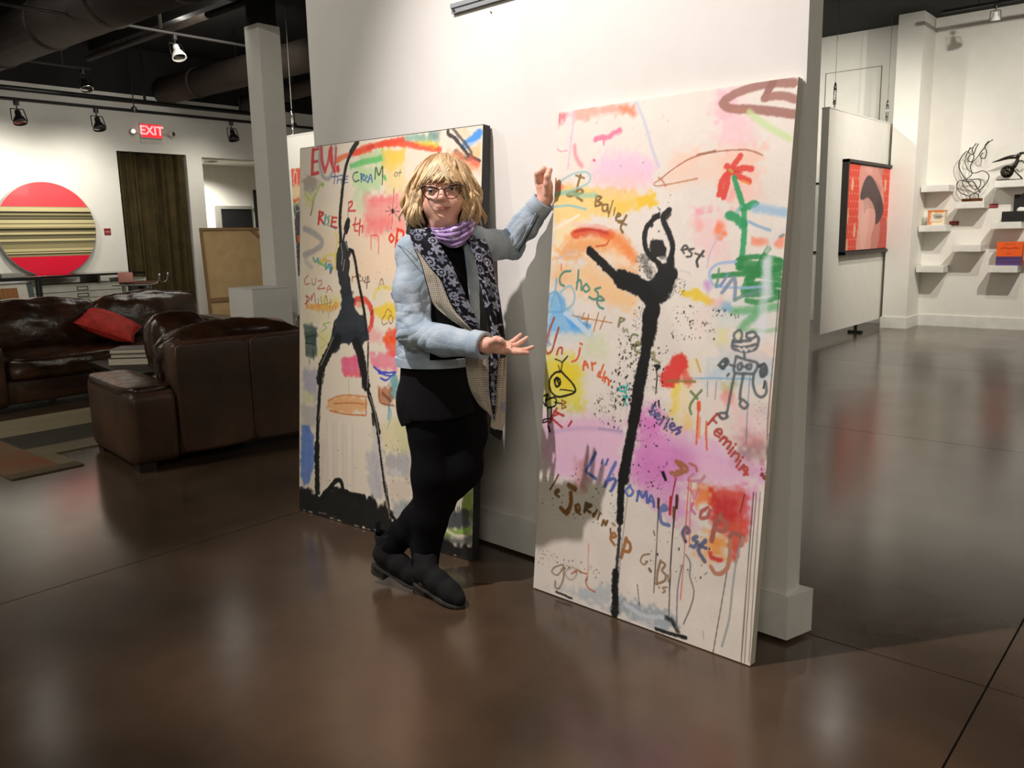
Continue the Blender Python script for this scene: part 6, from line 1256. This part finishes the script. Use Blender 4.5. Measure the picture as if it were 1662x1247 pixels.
scarf=obj('scarf',tube(B(),smoothpath([(-0.032,0.020,1.354),(-0.054,0.070,1.381),(-0.034,0.150,1.413),(0.067,0.200,1.425),(0.160,0.170,1.418),(0.180,0.110,1.380),(0.179,0.050,1.345)],30),[.012+.012*math.sin(PI*i/29)**.5 for i in range(30)],10),mat('scarf_black',(21,21,25),.85,bump=.2,bscale=120),wom,True)
def pat1(U,D,T,S):
    C=floral(U,D,3); g=dotted(U,D,2); e=.10+.42*np.clip((S-.22)/.25,0,1)-.1*np.clip((S-.8)/.2,0,1); m=(T<e)&(S>.2); C[m]=g[m]; C[(np.abs(T-e)<.02)&(S>.2)]=(16,16,18); C[(T<.03)&(S>.2)]=(30,30,32); return C
strip('scarf_front',[(-0.055,0.000,1.385),(-0.039,-0.040,1.333),(-0.008,-0.075,1.260),(0.010,-0.085,1.186),(0.034,-0.092,1.117),(0.100,-0.098,1.063),(0.184,-0.100,1.005)],[(0.024,-0.012,1.392),(0.060,-0.070,1.335),(0.102,-0.098,1.262),(0.131,-0.108,1.194),(0.161,-0.112,1.124),(0.186,-0.112,1.063),(0.210,-0.106,1.005)],pat1,.005,2.0,.0013)
def pat2(U,D,T,S): C=floral(U,D,8); C[T>.95]=(96,98,106); return C
strip('scarf_front',[(0.138,0.020,1.363),(0.174,-0.030,1.302),(0.193,-0.060,1.216),(0.210,-0.075,1.118),(0.231,-0.085,1.009),(0.249,-0.088,0.931)],[(0.210,0.060,1.362),(0.239,0.020,1.295),(0.255,-0.010,1.212),(0.269,-0.030,1.113),(0.282,-0.045,1.003),(0.284,-0.050,0.924)],pat2,.005,1.6,.0014,1)
def pat3(U,D,T,S):
    C=dotted(U,D,5); f_=floral(U,D,11); m=T>.76; C[m]=f_[m]; C[(np.abs(T-.76)<.03)]=(18,18,20); C[T<.03]=(150,150,160); return C
strip('scarf_end',[(0.137,-0.090,0.947),(0.140,-0.092,0.885),(0.151,-0.090,0.817),(0.180,-0.088,0.761),(0.224,-0.085,0.714)],[(0.254,-0.100,0.950),(0.251,-0.100,0.884),(0.247,-0.098,0.816),(0.243,-0.094,0.761),(0.239,-0.088,0.707)],pat3,.004,1.8,.0013,.5)
def pat4(U,D,T,S): C=dotted(U,D,9); C[S>.87]=(30,30,33); C[T<.05]=(40,40,42); return C
strip('scarf_end',[(0.247,-0.060,0.945),(0.240,-0.060,0.855),(0.229,-0.058,0.768),(0.220,-0.055,0.698),(0.217,-0.050,0.644)],[(0.287,-0.040,0.946),(0.283,-0.040,0.850),(0.278,-0.040,0.763),(0.272,-0.040,0.682),(0.257,-0.040,0.615)],pat4,.004,1.3,.0013,2)
# neck gaiter
def gaiter():
    nr,na=34,150; co=np.zeros((nr,na,3)); rgb=np.zeros((nr,na,3)); a=np.linspace(0,2*PI,na,endpoint=False); c1=(0.091,0.065,1.431); c2=(0.096,0.050,1.373)
    for k in range(nr):
        f=k/(nr-1); rx=.078-.006*f+.006*math.sin(PI*f); ry=.078+.012*math.sin(PI*f)-.004*f
        fr=np.clip(-np.sin(a),0,1)
        z=(1-f)*(1.422+.018*np.cos(a)+.026*np.sin(a))+f*(1.372-.004*np.cos(a)+.034*np.sin(a)-.02*fr**3*np.clip(np.cos(a-5.3),0,1))
        fo=.0042*np.sin(16*f*PI*.55+2.6*np.cos(a)+3*np.sin(a*.5))+.003*np.sin(5*a+8*f)
        co[k,:,0]=c1[0]*(1-f)+c2[0]*f+(rx+fo)*np.cos(a); co[k,:,1]=c1[1]*(1-f)+c2[1]*f+(ry+fo)*np.sin(a); co[k,:,2]=z
    n=vnoise((nr,na),(8,30),44); rgb[:]=(170,142,190); rgb-=26*(vnoise((nr,na),(4,12),45)[...,None]-.3); rgb[n>.74]=(226,212,238); rgb[n<.14]=(96,78,120)
    o=grid_mesh('neck_gaiter',co.reshape(-1,3),nr,na,rgb.reshape(-1,3),wom,clothm,True,True); md=o.modifiers.new('thickness','SOLIDIFY'); md.thickness=.003
gaiter()
# ---------------------------------------------------------------- glasses
gfr=mat('glasses_frame',(38,16,24),.25,c2=(26,10,14)); gl=bpy.data.materials.new('lens_glass'); gl.use_nodes=True; nt=gl.node_tree
tr_=nt.nodes.new('ShaderNodeBsdfTransparent'); go=nt.nodes.new('ShaderNodeBsdfGlossy'); go.inputs['Roughness'].default_value=.05; mx=nt.nodes.new('ShaderNodeMixShader'); fr_=nt.nodes.new('ShaderNodeFresnel'); fr_.inputs[0].default_value=1.4
tr_.inputs[0].default_value=(.95,.95,.96,1)
nt.links.new(fr_.outputs[0],mx.inputs[0]); nt.links.new(tr_.outputs[0],mx.inputs[1]); nt.links.new(go.outputs[0],mx.inputs[2]); nt.links.new(mx.outputs[0],nt.nodes['Material Output'].inputs['Surface'])
gs=obj('glasses',tube(B(),smoothpath([(0.060,-0.050,1.520),(0.071,-0.054,1.525),(0.082,-0.050,1.521)],8),.0021,8),gfr,wom,True)
LL=[(0.000,-0.034,1.532),(0.015,-0.044,1.534),(0.033,-0.050,1.532),(0.050,-0.051,1.528),(0.061,-0.050,1.521),(0.059,-0.050,1.507),(0.051,-0.049,1.493),(0.033,-0.047,1.487),(0.017,-0.042,1.495),(0.006,-0.037,1.512)]
RL_=[(0.082,-0.050,1.521),(0.093,-0.051,1.530),(0.109,-0.050,1.534),(0.126,-0.043,1.538),(0.138,-0.033,1.538),(0.137,-0.036,1.523),(0.130,-0.040,1.506),(0.118,-0.045,1.494),(0.103,-0.048,1.490),(0.088,-0.050,1.497)]
for P in (LL,RL_):
    C=closed(P,44); zc=sum(p.z for p in C)/44
    g=obj('rim',tube(B(),C,[.0016+.0014*max(0,min(1,(p.z-zc)/.018)) for p in C],7,True),gfr,gs,True)
    bm=B(); vs=[bm.verts.new(p) for p in C]; c_=bm.verts.new(sum(C,Vector())/44+Vector((0,-.002,0)))
    for i in range(44): bm.faces.new((vs[i],vs[(i+1)%44],c_))
    obj('lens',bm,gl,gs,True)
obj('temple_arm',tube(B(),smoothpath([(0.000,-0.034,1.531),(-0.009,-0.000,1.531),(-0.022,0.080,1.529)],10),.0018,6),gfr,gs,True); obj('temple_arm',tube(B(),smoothpath([(0.138,-0.033,1.537),(0.145,-0.000,1.536),(0.147,0.080,1.534)],10),.0018,6),gfr,gs,True)
obj('ring',tube(B(),ringpts((0.302,-0.250,0.987),(1,.1,-.1),.0102,16),.0013,6,True),chrome,wom,True)
# ---------------------------------------------------------------- hair
hairm=mat('blond_hair',(255,255,255),.42,attr='paint',spec=.4)
def hair():
    r=random.Random(5); bm=B(); cl_=bm.verts.layers.float_color.new('paint')
    zk=[1.385,1.40,1.43,1.487,1.523,1.578,1.61,1.635,1.652,1.664]; wk=[.10,.125,.142,.143,.133,.11,.092,.068,.04,.008]
    cxk=lambda z:.066+.0+.06*(z-1.52)*.35
    def pos(ph,z,lay):
        w_=float(np.interp(z,zk,wk))*lay; wy=min(w_*.95,.118*max(lay,.86))
        return Vector((cxk(z)+w_*math.cos(ph),.078+wy*math.sin(ph)*(1.0 if math.sin(ph)<0 else 1.0),z))
    def lc(c): return (*lin(c),1)
    # inner mass
    rows=[]
    for k in range(26):
        z=1.655-(1.655-1.405)*k/25; row=[]
        for i in range(64):
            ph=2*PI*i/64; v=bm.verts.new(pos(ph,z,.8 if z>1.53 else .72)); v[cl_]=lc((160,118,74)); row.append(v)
        rows.append(row)
    for k in range(25):
        for i in range(64):
            ph=2*PI*(i+.5)/64; fr=abs(math.atan2(math.sin(ph+PI/2),math.cos(ph+PI/2)))
            z=rows[k][0].co.z
            if fr<rad(66) and z<1.575: continue
            bm.faces.new((rows[k][i],rows[k][(i+1)%64],rows[k+1][(i+1)%64],rows[k+1][i]))
    def strand(P,rr,c0):
        n=len(P); b=len(bm.verts); tube(bm,P,[rr*(.45+.55*math.sin(PI*min(1,.15+.8*i/(n-1))))*(1 if i<n-2 else .6) for i in range(n)],5)
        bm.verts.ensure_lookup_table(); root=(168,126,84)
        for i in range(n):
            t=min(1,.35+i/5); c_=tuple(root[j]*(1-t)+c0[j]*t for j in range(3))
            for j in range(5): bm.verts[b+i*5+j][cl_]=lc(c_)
    cols=((220,184,132),(240,210,162),(252,230,192),(246,218,174),(230,196,146))
    for g in range(150):
        ph=2*PI*((g*.61803)%1); 
        if g%3==0: ph=r.uniform(-PI/2-1.4,-PI/2+1.4)
        fr=math.atan2(math.sin(ph+PI/2),math.cos(ph+PI/2)); front=abs(fr)<rad(47); lay=r.uniform(.78,1.04)
        z0=r.uniform(1.615,1.655) if r.random()<.7 else r.uniform(1.56,1.615)
        if front: z1=1.562-.022*abs(fr+.15)/rad(47)+r.uniform(-.008,.010); lay=r.uniform(.9,.97)
        else: z1=r.uniform(1.385,1.425) if r.random()<.7 else r.uniform(1.43,1.5)
        if rad(47)<abs(fr)<rad(80) and z1<1.53: lay=r.uniform(.68,.92)
        wa=(.002 if front else r.uniform(.006,.014)); wf=r.uniform(38,62); w0=r.uniform(0,6); w1=r.uniform(0,6); flick=r.uniform(-.01,.022) if not front else 0
        sweep=(-.5 if fr<.25 else .5)*(1 if front else .22); cc=cols[r.randrange(5)]
        for k in range(8):
            dph=r.gauss(0,.045 if front else .06); dl=r.uniform(-.05,.05); zz0=z0+r.uniform(-.006,.006); zz1=z1+r.uniform(-.008,.008); n=15; P=[]; dw=r.uniform(-.4,.4)
            for i in range(n):
                t=i/(n-1); z=zz0+(zz1-zz0)*t; a=ph+dph*(1-.4*t)+sweep*(t-1)*(1-.3*t)
                p=pos(a,z,(lay+dl*(1-.5*t))*(.95+.05*t)); e=min(1,t*1.5)*wa
                p+=Vector((math.cos(a),math.sin(a),0))*(e*math.sin(wf*(z-zz0)+w0+dw)+flick*max(0,t-.7)/.3)+Vector((-math.sin(a),math.cos(a),0))*(e*1.2*math.cos(wf*.8*(z-zz0)+w1+dw))
                if front: p.y=min(p.y,.1)-.003*t
                P.append(p)
            fb=r.uniform(.86,1.06); c1=tuple(min(255,c*fb) for c in cc)
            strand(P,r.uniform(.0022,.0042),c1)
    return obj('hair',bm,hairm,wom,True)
hair()
